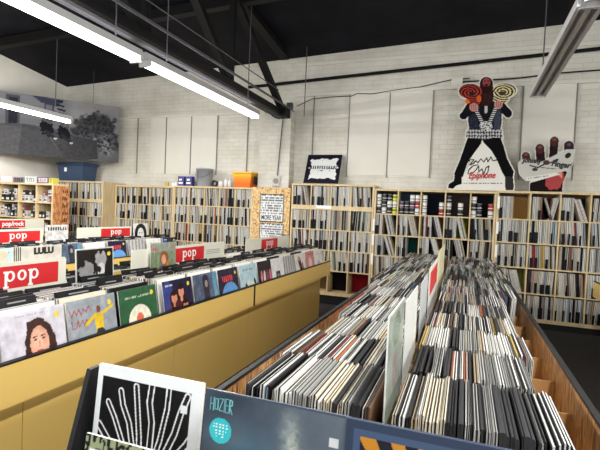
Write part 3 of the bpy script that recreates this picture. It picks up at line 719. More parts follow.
def gpaint(x, y):
    D = gparts(x, y); P = Paint(x, y, (228, 226, 218)); n = fbm(x*.5, y*.5, 3)[:, None]
    for k_ in ('legL', 'legR', 'bootL', 'bootR'): P.put(D[k_], (13, 12, 15))
    P.put(D['bootR'], (70, 70, 68), .6); P.put(D['torso'], (40, 44, 58)); P.c[D['torso'] < 0] += ((fbm(x*.9, y*.9, 8)[D['torso'] < 0]-.5)*60)[:, None]; P.put(spoly(x, y, [(480, 100), (493, 100), (492, 134), (478, 134)]), (24, 24, 28)); P.put(D['armL'], (20, 20, 26)); P.put(D['armR'], (20, 20, 26))
    P.put(spoly(x, y, [(495, 104), (501, 106), (500, 132), (494, 132)]), (86, 92, 112), .5)
    ch = (np.sin(x*2.2+n[:, 0]*5)+np.sin(y*1.9+n[:, 0]*3) > .1); P.c[(D['shirt'] < 0) & ch] = (196, 194, 194); P.c[(D['shirt'] < 0) & ~ch] = (62, 60, 66)
    P.put(sseg(x, y, (486, 98), (486, 110), 1.4), (190, 190, 188)); P.put(D['hair'], (50, 27, 26)); P.c[D['hair'] < 0] += ((fbm(x*2.2, y*.5, 9)[D['hair'] < 0]-.5)*50)[:, None]
    ring = lambda cx, cy, rx, ry: np.sqrt(((x-cx)/rx)**2+((y-cy)/ry)**2)
    for key, cx_, cy_, c1, c2 in (('gL', 470.5, 90.5, (168, 62, 52), (42, 20, 22)), ('gR', 503.5, 90, (226, 214, 160), (28, 26, 22))):
        r = ring(cx_, cy_, 11.5, 7.4); m = D[key] < 0; th = np.arctan2(y-cy_, x-cx_)
        s_ = np.sin(r*21+(th*.5 if key == 'gR' else th*3)+n[:, 0]*2) > 0
        P.c[m & s_] = c1; P.c[m & ~s_] = c2
    P.put(sell(x, y, 467, 100, 3, 2.2), (226, 112, 40)); P.put(sell(x, y, 479, 97, 2.4, 3.6), (210, 96, 44)); P.put(sell(x, y, 472, 92, 3, 2), (40, 34, 34)); P.put(sell(x, y, 502, 91.5, 3.4, 2.2), (60, 56, 52))
    P.put(sell(x, y, 486.5, 80.5, 4, 4.6), (150, 74, 74)); P.put(sell(x, y, 486.5, 83.2, 1.9, 1.2), (70, 20, 24)); P.put(sell(x, y, 486.5, 88, 4.6, 3.6), (44, 22, 22)); P.put(sell(x, y, 484.8, 79.2, 1, .5), (40, 20, 22)); P.put(sell(x, y, 488.3, 79.2, 1, .5), (40, 20, 22))
    for a, c in (((476, 108), (482.5, 121)), ((496, 106), (489.5, 121))):
        d = sseg(x, y, a, c, 1.7); P.put(d, (30, 30, 30)); P.c[(d < 0) & (np.sin(y*3.2) > .1)] = (214, 214, 210)
    dd = sell(x, y, 486, 124.5, 6.5, 5); nn = vnoise(x*1.6, y*1.6, 6) > .48; P.c[(dd < 0) & nn] = (220, 220, 218); P.c[(dd < 0) & ~nn] = (36, 36, 38)
    P.put(D['hL'], (196, 138, 130)); P.put(D['hR'], (196, 138, 130))
    for q in range(3):
        P.put(sseg(x, y, (471.4+q*2, 103), (472+q*2, 108), .3), (120, 70, 66)); P.put(sseg(x, y, (496.4+q*2, 100), (497+q*2, 105.5), .3), (120, 70, 66))
    sig = [[(468, 160), (471, 157.5), (474, 158), (470, 163), (473, 162), (476, 159), (478, 161), (481, 157), (484, 160), (487, 156), (488, 160), (491, 155), (493, 159), (497, 158)],
           [(478, 163), (473, 164), (469, 168), (468, 172), (472, 172), (476, 168), (479, 164), (479, 170), (482, 167), (484, 172), (486, 166), (489, 164), (488, 170), (484, 175)]]
    for s_ in sig: P.put(spath(x, y, s_, .55), (44, 42, 44))
    m = (np.abs(y-181.2) < .45) & (x > 463) & (x < 502) & (vnoise(x*3, y*0, 7) > .4); P.c[m] = (110, 106, 104)
    return P.c
g = cutout('guitarist_cutout', (446, 519, 72, 190), 7.12, 188.6, gshape, gpaint, 150, 240, 1.912)
tag(g, 'life-size cardboard cut-out of a long-haired guitarist holding two guitars', 'cutout')
q = aty(483, 175.5, 7.1)
text_mesh('Epiphone', .135, 'red_script', M_REDINK, g, (q[0]-.02, 7.108, q[2]), (math.pi/2, math.radians(-2), 0), shear=.35, offset=.003, sx=.72)
HF = [((526, 153.5), (528, 164), 4.0, 4.2), ((540, 146), (541, 160), 4.4, 4.4), ((554.5, 138.5), (553, 156), 4.3, 4.0), ((569, 143.5), (568, 160), 5.0, 4.4)]
CARDP = [(518.5, 161), (524, 156), (540, 160), (566, 147), (574, 147), (573, 158), (568, 168), (548, 172), (526, 178), (520, 172)]
def hparts(x, y):
    D = {'f%d' % i: sseg(x, y, a, c, r0, r1) for i, (a, c, r0, r1) in enumerate(HF)}
    D['palm'] = spoly(x, y, [(532, 174), (545, 166), (563, 164), (567, 170), (563, 180), (562, 189.5), (530, 189.5), (530, 182)])
    D['card'] = spoly(x, y, CARDP); return D
def hshape(x, y): return np.minimum.reduce(list(hparts(x, y).values()))-.8
def hpaint(x, y):
    D = hparts(x, y); P = Paint(x, y, (206, 204, 196)); n = fbm(x*.35, y*.35, 5)
    for i, (a, c, r0, r1) in enumerate(HF):
        P.put(D['f%d' % i], (36, 24, 28)); P.put(sseg(x, y, a, (a[0], a[1]+2), r0*.8), (74, 40, 42) if i < 3 else (44, 42, 60)); P.put(sseg(x, y, (a[0]-1, a[1]-1.5), (a[0]+1, a[1]-1.5), 1.3), (118, 70, 66))
    P.put(D['palm'], (30, 20, 22)); P.put(spoly(x, y, [(548, 170), (562, 168), (565, 174), (560, 186), (550, 188), (545, 181)])+(n-.5)*4, (168, 70, 72)); P.put(spoly(x, y, [(553, 167), (562, 167), (562, 176), (558, 172)]), (212, 142, 128))
    P.put(D['card'], (196, 195, 188)); P.put(spoly(x, y, [(526, 175), (556, 170), (560, 172), (528, 181)]), (222, 221, 214))
    P.put(spath(x, y, [(530, 163), (538, 165), (546, 161), (556, 159)], .7), (66, 50, 50)); P.put(sell(x, y, 546.5, 160, 3.4, 2.4), (80, 56, 56)); P.put(sell(x, y, 535, 167, 3, 1.6), (70, 60, 60)); P.put(sell(x, y, 556, 158, 3, 1.4, -.5), (64, 52, 54))
    P.put(sell(x, y, 568, 153, 3.4, 2.4, -.6), (50, 36, 40)); P.put(sseg(x, y, (541, 165), (556, 166.5), .4), (80, 70, 70))
    m = (np.abs(y-175.8+(x-530)*.14) < .5) & (x > 528) & (x < 548) & (vnoise(x*3, x*0, 7) > .4); P.c[m] = (120, 118, 116)
    return P.c
h = cutout('hand_cutout', (516, 577, 131, 190.5), 7.14, 189.6, hshape, hpaint, 130, 126, 1.912)
tag(h, 'cardboard cut-out of a giant hand gripping a grey torn card', 'cutout')
for tx, u, v, sz, an in (('Johnny', 532, 160.5, .10, 4), ('Finger', 561, 164.5, .11, 8)):
    q = aty(u, v, 7.12); text_mesh(tx, sz, 'black_lettering', M_INK, h, (q[0], 7.128, q[2]), (math.pi/2, math.radians(an), 0), offset=.004, shear=.1, sx=.85)

# ------------------------------------------------------------------ large black and white picture across the corner
def bwpic(u, v):
    X_ = cxm+ux*L*(u-.5); Y_ = cym+uy*L*(u-.5); c_ = R.T @ np.stack([X_, Y_, np.full_like(u, .9)]); x = 300+F*c_[0]/c_[2]; P = Paint(u, v, (0, 0, 0)); V = v*60
    n = fbm(u*9, v*5, 1); n2 = fbm(u*30, v*16, 4, 5); n3 = fbm(u*70, v*36, 7, 3)
    g0 = 96+26*v+8*(n-.5); P.c = np.stack([g0, g0+1, g0+6], 1)
    P.c -= ((np.sin(v*190) > .55) & (x < 62))[:, None]*9.0
    P.put(np.maximum(np.abs(x-12)-7, np.abs(v-.70)-.27), (74, 76, 84)); P.put(np.maximum(np.abs(x-12)-4.6, np.abs(v-.70)-.23), (40, 42, 50))
    P.put(np.maximum(np.abs(x-48)-5, np.abs(v-.76)-.16), (66, 68, 78)); P.put(np.maximum(np.abs(x-48)-3, np.abs(v-.76)-.12), (104, 106, 114))
    P.put(spoly(x, v, [(30, 1.0), (62, .98), (56, .86), (40, .90)]), (58, 62, 78))
    for q in range(6): P.put(sseg(x, V, (54+q*1.3, 58-q*4.2), (61+q*1.3, 57-q*4.2), .9), (36, 38, 46))
    sk = np.clip((x-60-6*n)/10, 0, 1)*(v > .36); s0 = 116+34*v+18*(n-.5); P.c = P.c*(1-sk[:, None])+np.stack([s0, s0, s0+3], 1)*sk[:, None]
    d = np.minimum(np.minimum(sell(x, V, 97, 36, 19, 15), sell(x, V, 84, 28, 13, 17)), sell(x, V, 106, 24, 12, 14))+(n2-.5)*15
    a_ = np.clip(.5-d/4.5, 0, 1)[:, None]; tc = 30+58*np.clip(n3*1.5-.3, 0, 1); P.c = P.c*(1-a_*.92)+np.stack([tc, tc, tc+5], 1)*a_*.92
    m = np.clip(1.2-np.hypot((x-106)/9, (V-18)/13), 0, 1)*(n3 > .5); P.c += (m*60)[:, None]
    P.put(spoly(x, v, [(-30, .42), (20, .52), (50, .50), (96, .36), (96, .12), (70, -.1), (-30, -.1)]), (78, 78, 80)); P.put(spoly(x, v, [(22, .52), (44, .44), (66, -.05), (18, -.05)]), (66, 66, 69)); P.put(spoly(x, v, [(46, .46), (96, .36), (98, .04), (66, -.05)]), (62, 62, 64))
    m = (v < .5) & (x < 98); P.c[m] += ((n3[m]-.5)*20)[:, None]
    for cx_, cy_ in ((43, 30), (49, 28), (61, 27), (66, 25)): P.put(sell(x, V, cx_, cy_, 4.0, 7)+(n3-.5)*4, (26, 26, 32)); P.put(sell(x, V, cx_+.6, cy_+7.5, 1.8, 2.2), (84, 84, 88))
    for cx_, cy_ in ((54, 20), (70, 17)): P.put(sseg(x, V, (cx_-8, cy_+6), (cx_, cy_), 1.5), (40, 40, 46)); P.put(sell(x, V, cx_+1, cy_-.6, 1.8, 1), (170, 170, 172))
    return np.clip(P.c*.94, 8, 225)
L = 2.36; ux, uy = .66, .751
pr = aty(120, 107.5, 7.2); xr_, yr_ = pr[0], 7.2
# the length runs from its right end back towards the left wall
L = min(L, (xr_+8.08)/ux)
cxm, cym = xr_-ux*L/2, yr_-uy*L/2
zb_ = aty(118, 163, 7.2)[2]
o = place('wall_picture', art_mesh('wall_picture', L, 1.1, .035, 200, 100, bwpic, edge=(120, 120, 126), mats=M_MATTE), (cxm, cym, zb_), (0, 0, math.atan2(uy, ux)))
tag(o, 'large black and white photo print of a house and trees hung across the left corner', 'picture')
for f_ in (.28, -.42):
    x_, y_ = cxm+ux*L*f_, cym+uy*L*f_
    tag(MB().tube((x_, y_+.03, zb_+1.09), (x_, y_+.03, zc(x_, y_)-.02), .004, 6).build('hanging_wire', M_GALV), ('right' if f_ > 0 else 'left')+' thin wire holding the large black and white picture', 'wire')

# ------------------------------------------------------------------ album artwork
def A_(base, *ops):
    def fn(u, v):
        P = Paint(u, v, base)
        for o in ops: o(P, u, v)
        P.c = P.c*(1+.28*(fbm(u*11, v*11, 31, 5)-.5))[:, None]+((fbm(u*34, v*34, 37, 3)-.5)*12)[:, None]
        return np.clip(P.c, 0, 255)
    return fn
def put(fn, col, a=1.0): return lambda P, u, v: P.put(fn(u, v), col, a)
def mottled(scale, amp, seed): 
    def f(P, u, v): P.c += ((fbm(u*scale, v*scale, seed)-.5)*amp)[:, None]
    return f
def letters(cx_, cy_, w_, h_, col, seed, k_=40, th=.45):     # an unreadable line of small print
    def f(P, u, v):
        m = (np.abs(v-cy_) < h_/2) & (np.abs(u-cx_) < w_/2) & (vnoise(u*k_, v*9, seed) > th) & (np.sin(u*k_*4.2) > -.35); P.c[m] = col
    return f
STK = put(lambda u, v: sell(u, v, .87, .86, .045, .045), (238, 214, 70))
def person(cx_, cy_, s_, skin, hair, top):
    def f(P, u, v):
        P.put(sell(u, v, cx_, cy_-.62*s_, .5*s_, .42*s_), top); P.put(sell(u, v, cx_, cy_-.05*s_, .30*s_, .40*s_), hair); P.put(sseg(u, v, (cx_, cy_-.1*s_), (cx_, cy_-.35*s_), .08*s_), skin)
        P.put(sell(u, v, cx_, cy_, .19*s_, .25*s_), skin); P.put(sell(u, v, cx_, cy_+.2*s_, .2*s_, .1*s_), hair)
    return f
def portrait(P, u, v):
    P.c[:] = np.stack([196+20*v, 194+20*v, 206+18*v], 1); d = sell(u, v, .60, .40, .26, .44); w_ = (fbm(u*9, v*9, 3)-.5)*.06
    P.put(np.minimum(sell(u, v, .56, .56, .22, .30), spoly(u, v, [(.36, .6), (.80, .6), (.88, .1), (.3, .1)]))+w_, (62, 42, 38)); P.put(sell(u, v, .57, -.02, .44, .2), (70, 84, 120))
    P.put(sseg(u, v, (.57, .34), (.57, .14), .085), (196, 140, 118)); P.put(sell(u, v, .56, .52, .15, .235), (224, 170, 146)); P.put(sell(u, v, .53, .56, .09, .15), (232, 182, 158))
    P.put(spoly(u, v, [(.38, .84), (.56, .88), (.66, .84), (.72, .5), (.68, .66), (.56, .78), (.45, .70), (.40, .5)])+w_*.5, (66, 44, 40))
    for ex in (.495, .62): P.put(sell(u, v, ex, .565, .03, .013), (60, 44, 44)); P.put(sseg(u, v, (ex-.035, .605), (ex+.03, .61), .008), (88, 60, 52))
    P.put(sseg(u, v, (.556, .54), (.55, .47), .011), (204, 148, 126)); P.put(sell(u, v, .555, .405, .05, .016), (186, 90, 88)); P.put(sell(u, v, .555, .46, .028, .01), (198, 140, 120))
ARTS = [
 ('album cover with a long-haired smiling woman on pale lavender', A_((200, 200, 210), portrait, letters(.45, .94, .6, .02, (150, 140, 150), 3), STK)),
 ('grey album cover with a yellow-shirted dancer and red scrawl', A_((150, 158, 166), mottled(4, 30, 2), put(lambda u, v: np.minimum(spath(u, v, [(.05, .86), (.09, .74), (.14, .84), (.18, .76), (.23, .85), (.27, .75), (.32, .84), (.37, .78), (.42, .87), (.47, .80)], .008), spath(u, v, [(.08, .68), (.09, .56), (.16, .56), (.20, .68), (.22, .57), (.28, .66), (.33, .56), (.36, .66), (.40, .62)], .008)), (168, 72, 70)),
    put(lambda u, v: spoly(u, v, [(.52, .72), (.72, .72), (.70, .42), (.55, .42)]), (222, 190, 50)), put(lambda u, v: sseg(u, v, (.55, .70), (.36, .58), .03), (222, 190, 50)), put(lambda u, v: sseg(u, v, (.70, .70), (.94, .80), .025), (222, 190, 50)),
    put(lambda u, v: sell(u, v, .62, .79, .045, .06), (120, 72, 52)), put(lambda u, v: np.minimum(sseg(u, v, (.6, .42), (.56, .12), .05), sseg(u, v, (.66, .42), (.80, .18), .05)), (52, 56, 66)), STK)),
 ('dark green album cover with a large cream circle', A_((42, 92, 62), put(lambda u, v: sell(u, v, .5, .38, .3, .3), (228, 226, 206)), put(lambda u, v: sell(u, v, .5, .40, .1, .13), (214, 110, 80)), put(lambda u, v: sell(u, v, .55, .32, .08, .05), (90, 130, 110)), letters(.5, .84, .7, .03, (190, 206, 180), 5), STK)),
 ('dark blue album cover showing three huddled faces', A_((30, 32, 60), put(lambda u, v: sell(u, v, .15, .6, .2, .4), (60, 74, 150), .8), put(lambda u, v: sell(u, v, .5, .2, .4, .25), (86, 42, 40)), person(.35, .62, .5, (206, 134, 108), (36, 24, 30), (110, 50, 50)), person(.60, .72, .5, (214, 146, 120), (30, 22, 28), (70, 30, 40)), person(.72, .4, .45, (196, 120, 96), (26, 20, 26), (120, 52, 50)), person(.3, .3, .4, (200, 124, 100), (26, 20, 26), (90, 60, 60)), letters(.2, .9, .28, .05, (210, 214, 230), 5, 30), STK)),
 ('slate blue album cover with a dim standing figure', A_((82, 96, 118), mottled(6, 60, 3), put(lambda u, v: sseg(u, v, (.5, .85), (.55, .2), .12), (50, 50, 62)), put(lambda u, v: sell(u, v, .53, .75, .06, .08), (150, 140, 140)), put(lambda u, v: spoly(u, v, [(.8, 1), (1, 1), (1, .2), (.85, .4)]), (96, 150, 180)))),
 ('dark album cover with blue dome and red lettering over a crowd', A_((36, 36, 62), put(lambda u, v: sell(u, v, .55, .2, .45, .45), (96, 150, 206)), letters(.45, .74, .56, .15, (216, 70, 70), 2, 16, .3), lambda P, u, v: [P.put(sell(u, v, .1+.1*q, .12+.05*(q % 2), .035, .08), (220, 160, 120)) for q in range(9)], STK)),
 ('pale sky blue album cover with dark bird shapes', A_((176, 206, 216), letters(.5, .86, .6, .05, (70, 90, 100), 5), lambda P, u, v: [P.put(sell(u, v, .2+.13*q, .3+.09*(q % 3), .06, .1, .5), (50, 58, 50) if q % 2 else (220, 220, 190)) for q in range(6)], put(lambda u, v: v-.12, (110, 140, 90)))),
 ('black album cover with pink and white figures', A_((30, 26, 34), lambda P, u, v: [P.put(sell(u, v, .25+.2*q, .5, .07, .22), [(206, 120, 140), (220, 210, 206), (150, 70, 84)][q % 3]) for q in range(4)])),
 ('white album cover with a small dark doorway picture', A_((226, 228, 228), put(lambda u, v: np.maximum(np.abs(u-.5)-.16, np.abs(v-.34)-.24), (64, 68, 74)), put(lambda u, v: np.maximum(np.abs(u-.5)-.08, np.abs(v-.36)-.12), (130, 136, 140)))),
 ('grey striped album cover', A_((146, 148, 150), lambda P, u, v: P.put(np.sin(u*30), (190, 190, 190)))),
 ('white album cover with a black and red leaning figure', A_((224, 220, 216), put(lambda u, v: sseg(u, v, (.4, .75), (.65, .2), .13), (38, 34, 38)), put(lambda u, v: sell(u, v, .38, .8, .09, .1), (206, 140, 120)), put(lambda u, v: sseg(u, v, (.7, .6), (.8, .3), .06), (180, 60, 60)))),
 ('rose pink album cover with a pale face', A_((206, 132, 134), put(lambda u, v: sell(u, v, .5, .5, .2, .28), (232, 196, 186)), letters(.5, .88, .7, .05, (150, 40, 50), 3))),
 ('white album cover with small grey print', A_((228, 226, 224), letters(.5, .8, .7, .05, (120, 120, 126), 3), put(lambda u, v: sell(u, v, .5, .4, .2, .15), (180, 190, 196)))),
]
def loafer(P, u, v):
    P.c[:] = np.stack([112+20*v, 124+26*v, 88+40*v], 1); P.c += ((fbm(u*14, v*14, 3)-.5)*60)[:, None]; P.put(.78-v, (150, 160, 150), .7)
    P.put(sell(u, v, .5, .18, .22, .3), (92, 100, 130)); P.put(sell(u, v, .52, .60, .17, .19), (146, 92, 54)); P.put(sell(u, v, .5, .58, .09, .12), (214, 164, 136)); P.put(sseg(u, v, (.66, .5), (.6, .3), .06), (180, 120, 70))
ART2 = {
 'dog': A_((26, 24, 28), put(lambda u, v: sell(u, v, .25, .5, .2, .22)+(fbm(u*12, v*12, 2)-.5)*.2, (150, 150, 152)), put(lambda u, v: sell(u, v, .66, .75, .16, .16)+(fbm(u*14, v*14, 5)-.5)*.2, (170, 170, 172)), put(lambda u, v: sseg(u, v, (.66, .6), (.62, .3), .1), (206, 206, 206)),
    put(lambda u, v: sseg(u, v, (.3, .3), (.34, .1), .08), (196, 196, 196)), put(lambda u, v: sell(u, v, .60, .55, .045, .07), (30, 30, 32)), STK, put(lambda u, v: .035-np.minimum.reduce([u, 1-u, v, 1-v]) and 0 if False else np.minimum.reduce([u, 1-u, v, 1-v])-.03, (206, 206, 200))),
 'loafer': A_((120, 130, 96), loafer, letters(.14, .84, .22, .08, (214, 70, 56), 5, 18, .2), letters(.84, .86, .24, .06, (214, 110, 76), 6, 20, .2)),
 'lulu': A_((214, 210, 200), mottled(3, 18, 4)),
 'cream': A_((222, 214, 190), letters(.45, .88, .7, .05, (200, 70, 60), 5, 26, .2), lambda P, u, v: [P.put(spoly(u, v, [(c-.06, .66), (c, .8), (c+.06, .66)]), (90, 80, 70)) for c in (.5, .72)]),
 'news': A_((202, 202, 200), mottled(12, 110, 3), letters(.5, .86, .86, .12, (70, 70, 72), 5, 14, .3)),
 'beard': A_((210, 212, 210), put(lambda u, v: sell(u, v, .5, .5, .42, .5), (24, 24, 26)), put(lambda u, v: sell(u, v, .5, .48, .22, .32), (214, 214, 212)), put(lambda u, v: sell(u, v, .42, .55, .04, .03), (30, 30, 30)), put(lambda u, v: sell(u, v, .58, .55, .04, .03), (30, 30, 30)), put(lambda u, v: sell(u, v, .5, .28, .1, .05), (60, 60, 60))),
}
ART2['dog'] = A_((26, 24, 28), put(lambda u, v: sell(u, v, .27, .5, .2, .22)+(fbm(u*12, v*12, 2)-.5)*.2, (140, 140, 142)), put(lambda u, v: sell(u, v, .66, .75, .15, .16)+(fbm(u*14, v*14, 5)-.5)*.2, (160, 160, 162)),
    put(lambda u, v: sseg(u, v, (.66, .6), (.62, .3), .09), (206, 206, 206)), put(lambda u, v: sseg(u, v, (.3, .3), (.34, .1), .07), (196, 196, 196)), put(lambda u, v: sell(u, v, .60, .55, .045, .07), (30, 30, 32)), STK,
    put(lambda u, v: np.minimum.reduce([u, 1-u, v, 1-v])-.025, (206, 206, 200)))
LP = .313
ART_ME = {}
def album(key, fn, loc, rot, label, n=56, name='record_album', group=None):
    if key not in ART_ME: ART_ME[key] = art_mesh('album', LP, LP, .005, n, n, fn)
    o = place(name, ART_ME[key], loc, rot); return tag(o, label, 'record', group)

# ------------------------------------------------------------------ letters of the pop signs: slab serif shapes
def pop_bm(w, col=(240, 240, 238)):
    """three letters p o p, total width w, in local x / z, drawn on y = 0"""
    b = MB(); s = w/2.05; n = 18
    def ring(cx_, cz_, rx, rz, tx, tz):
        for q in range(n):
            a0, a1 = 2*math.pi*q/n, 2*math.pi*(q+1)/n; k0 = len(b.v)
            b.v += [(cx_+(rx)*math.cos(a0), 0, cz_+rz*math.sin(a0)), (cx_+rx*math.cos(a1), 0, cz_+rz*math.sin(a1)), (cx_+(rx-tx)*math.cos(a1), 0, cz_+(rz-tz)*math.sin(a1)), (cx_+(rx-tx)*math.cos(a0), 0, cz_+(rz-tz)*math.sin(a0))]
            b.face([k0+3, k0+2, k0+1, k0], col)
    lay_ = [0]
    def rect(x0, x1, z0, z1):
        lay_[0] -= .0004; k0 = len(b.v); b.v += [(x0, lay_[0], z0), (x1, lay_[0], z0), (x1, lay_[0], z1), (x0, lay_[0], z1)]; b.face([k0, k0+1, k0+2, k0+3], col)
    for i, ch in enumerate('pop'):
        c = (-.70+i*.70)*s
        ring(c+(.03*s if ch == 'p' else 0), 0, .27*s, .29*s, .145*s, .10*s)
        if ch == 'p': rect(c-.28*s, c-.13*s, -.56*s, .27*s); rect(c-.36*s, c-.05*s, -.62*s, -.51*s); rect(c-.36*s, c-.13*s, .18*s, .28*s)
    return b
def header_card(x, y0, y1, z0, z1, ry0, ry1, label, sub=True, flip=False):
    t = thing('header_card', (x, (y0+y1)/2, z0), label, 'sign', None)
    r = .012; MB().prism([(y0, z0), (y1, z0), (y1, z1-r), (y1-r, z1), (y0+r, z1), (y0, z1-r)], 'x', x-.002, x+.002).build('card', M_CARD, t)
    rl = MB().box(x+.002, x+.003, ry0, ry1, z1-.14, z1-.022).build('red_label', M_RED, t)
    pb_ = pop_bm(min(.205, (ry1-ry0)*.5)); o = pb_.build('lettering', M_WHITE, rl, origin=(0, 0, 0))
    o.rotation_euler = (0, 0, math.pi/2); o.location = Vector((x+.0045, (ry0+ry1)/2+(.012 if ry0 == 1.50 else 0), z1-.075))-wpos(rl)
    if sub:
        b = MB()
        for q in range(3): b.box(x+.002, x+.003, ry1+.05, min(y1-.03, ry1+.28), z1-.07-.016*q, z1-.064-.016*q)
        b.build('fine_print', mat('grey_ink', (150, 150, 150), .6), t)
    return t
def atx(u, v, x):
    r = R @ np.array([u-300, v-225, F]); return CAM + r*(x/r[0])

# ------------------------------------------------------------------ black title dividers
def divider_src():
    b = MB().box(-.0015, .0015, 0, .315, 0, .315, (24, 24, 26))
    b.prism([(-.006, .306), (.018, .303), (.010, .342), (-.010, .342)], 'x' if False else 'y', .02, .30, (22, 22, 25))
    b.box(.0135, .0155, .09, .22, .319, .326, (150, 150, 150))
    return b.mesh('title_divider', mat('black_divider', rough=.4, vcol=True, spec=.3))
DIV_ME = divider_src()
STUFF = []          # (matrix, ci, ti) for the packed records nobody could list
def counter(dx, y0, y1, label, mirror=False, stacks=None, which='front', fascia_seams=(3.70,), ndiv=4):
    X = lambda x: (x+dx) if not mirror else (dx-x)
    def bx_(b, xa, xb, *a, **k): xa, xb = X(xa), X(xb); return b.box(min(xa, xb), max(xa, xb), *a, **k)
    t = thing('record_counter', (X(-2.2), (y0+y1)/2, 0), label, 'counter')
    ys = [y0]+[s for s in fascia_seams if y0 < s < y1]+[y1]
    for a, c in zip(ys, ys[1:]):
        g_ = .012 if c != y1 else 0
        bx_(MB(), -1.79, -1.77, a+(.012 if a != y0 else 0), c-g_, .615, .80).build('fascia', M_YEL, t)
    for s in fascia_seams:
        if y0 < s < y1: bx_(MB(), -1.782, -1.765, s-.011, s+.011, .615, .80).build('joint_strip', M_BLKM, t)
    bx_(MB(), -1.795, -1.766, y0, y1, .80, .808).build('edge_trim', M_BLKM, t)
    b = MB(); P = [(X(-1.77), .615), (X(-1.885), .56), (X(-1.93), .56), (X(-1.79), .64)]
    b.prism(P if not mirror else P[::-1], 'y', y0+.01, y1-.01).build('sloped_soffit', M_YEL, t)
    yy = y0+.05; L_ = 1.16; 
    while yy < y1-.1:
        e = min(yy+L_, y1-.08); bx_(MB(), -1.905, -1.885, yy+.002, e-.002, .0, .565).build('cabinet_panel', M_YEL, t); yy += L_
    bx_(MB(), -2.6, -1.905, y0+.05, y1-.08, .0, .64).build('cabinet_body', M_YEL, t)
    for yy in (y0, y1-.018): bx_(MB(), -2.68, -1.79, yy, yy+.018, .615, .80).build('end_panel', M_YEL, t)
    bx_(MB(), -2.68, -2.66, y0, y1, .615, .90).build('rear_fascia', M_YEL, t)
    bx_(MB(), -2.66, -1.79, y0+.02, y1-.02, .64, .69).build('tray', M_BLKM, t)
    bx_(MB(), -2.245, -2.235, y0+.02, y1-.02, .69, .88).build('centre_rail', M_BLKM, t)
    return t
counter(0, .30, 6.15, 'long mustard yellow record counter nearest the camera, left of the wooden bins')
counter(-2.33, .9, 6.15, 'second mustard record counter, seen behind the nearest yellow one')
counter(-4.62, 2.0, 5.6, 'farthest record counter by the left corner shelf', fascia_seams=())
counter(-.28, 3.0, 6.35, 'mustard counter corner at the right edge of the photo', mirror=True, fascia_seams=())
NC = ['nearest counter', 'second counter', 'farthest counter', 'right edge counter']
sr = random.Random(11)
def stack(X0, X1, y, lean, sgn=1, whitebias=True, hz=.69):
    """records standing across x between X0 (front) and X1 (back)"""
    x = X0
    while x > X1:
        ti = sr.choice((1, 2, 2)); t = (.006, .009, .013)[ti]+.001
        ci = sr.choices(range(len(SP)), [30, 46, 26, 4, 8, 6, 1, 2, 2, 1, 1, 4, 1, 1, 1])[0]
        STUFF.append(((x, hz+.002, y+sr.uniform(-.004, .006), lean*sgn, ci, ti), None)); x -= t*1.03
DG = 'black title dividers in the record counters'
dvc = Counter()
def put_divider(x, y, z, lean, nm, ndx):
    o = bpy.data.objects.new('title_divider', DIV_ME); COL.objects.link(o); o.location = (x, y+sr.uniform(0, .08), z+sr.uniform(-.012, .012)); o.scale = (1, sr.uniform(.62, .78) if sr.random() < .5 else 1, 1)
    if o.scale[1] > .9: o.location.y = y
    o.rotation_euler = (sr.uniform(-.02, .02), lean+sr.uniform(-.06, .03), 0)
    return tag(o, '%s black title divider from front, %s' % (ordn(dvc.nxt(nm)), nm), 'divider', DG)
def side_row(dx, ys, ci_, xf, xb, nm, mirror=False, nd=4, dbl=.5):
    for si, y in enumerate(ys):
        sgn = -1 if not mirror else 1
        for half, (a, c) in enumerate(((xf-.045, xf-.40), (xb, xb-.24))):
            x0_, x1_ = a+dx, c+dx
            lean = -.15
            if mirror: x0_, x1_ = dx-c, dx-a; lean = .15
            # records with dividers between them
            xs_ = sorted([sr.uniform(.08, .98) for _ in range(nd+sr.choice((0, 1, 2)))]); pos = 0
            x = x0_ if not mirror else x1_
            tot = abs(x1_-x0_); marks = [m*tot for m in xs_]; run = 0; last = -1
            while run < tot:
                if marks and run >= marks[0]:
                    marks.pop(0)
                    if run-last > .03:
                        xx = (x0_-run) if not mirror else (x0_+tot-(tot-run))
                        put_divider(xx-.002, y-.001+sr.uniform(-.004, .004), .695, lean, '%s %s-row stack, %s' % (ordn(si), ('front', 'rear')[half], nm), 0); last = run; run += .009; continue
                ti = sr.choice((1, 2, 2)); t = (.006, .009, .013)[ti]+.0012
                ci = sr.choices(range(len(SP)), [30, 46, 26, 4, 8, 6, 1, 2, 2, 1, 1, 4, 1, 1, 1])[0]
                xx = (x0_-run) if not mirror else (x0_+run)
                STUFF.append((xx-t/2, .693, y+sr.uniform(-.003, .006), lean, ci, ti)); run += t*1.02
YB1 = [1.355, 1.70, 2.06, 2.46, 2.81, 3.16, 3.53, 3.89, 4.21, 4.54, 4.9, 5.26, 5.60]
YS1 = [.62, .985]+YB1
side_row(0, YS1, 0, -1.80, -2.30, NC[0], nd=4)
side_row(-2.33, [1.20+.362*i for i in range(13)], 0, -1.80, -2.30, NC[1], nd=4)
side_row(-4.62, [2.1+.362*i for i in range(9)], 0, -1.80, -2.30, NC[2], nd=3)
side_row(-.28, [3.1+.362*i for i in range(8)], 0, -1.80, -2.30, NC[3], mirror=True, nd=3)
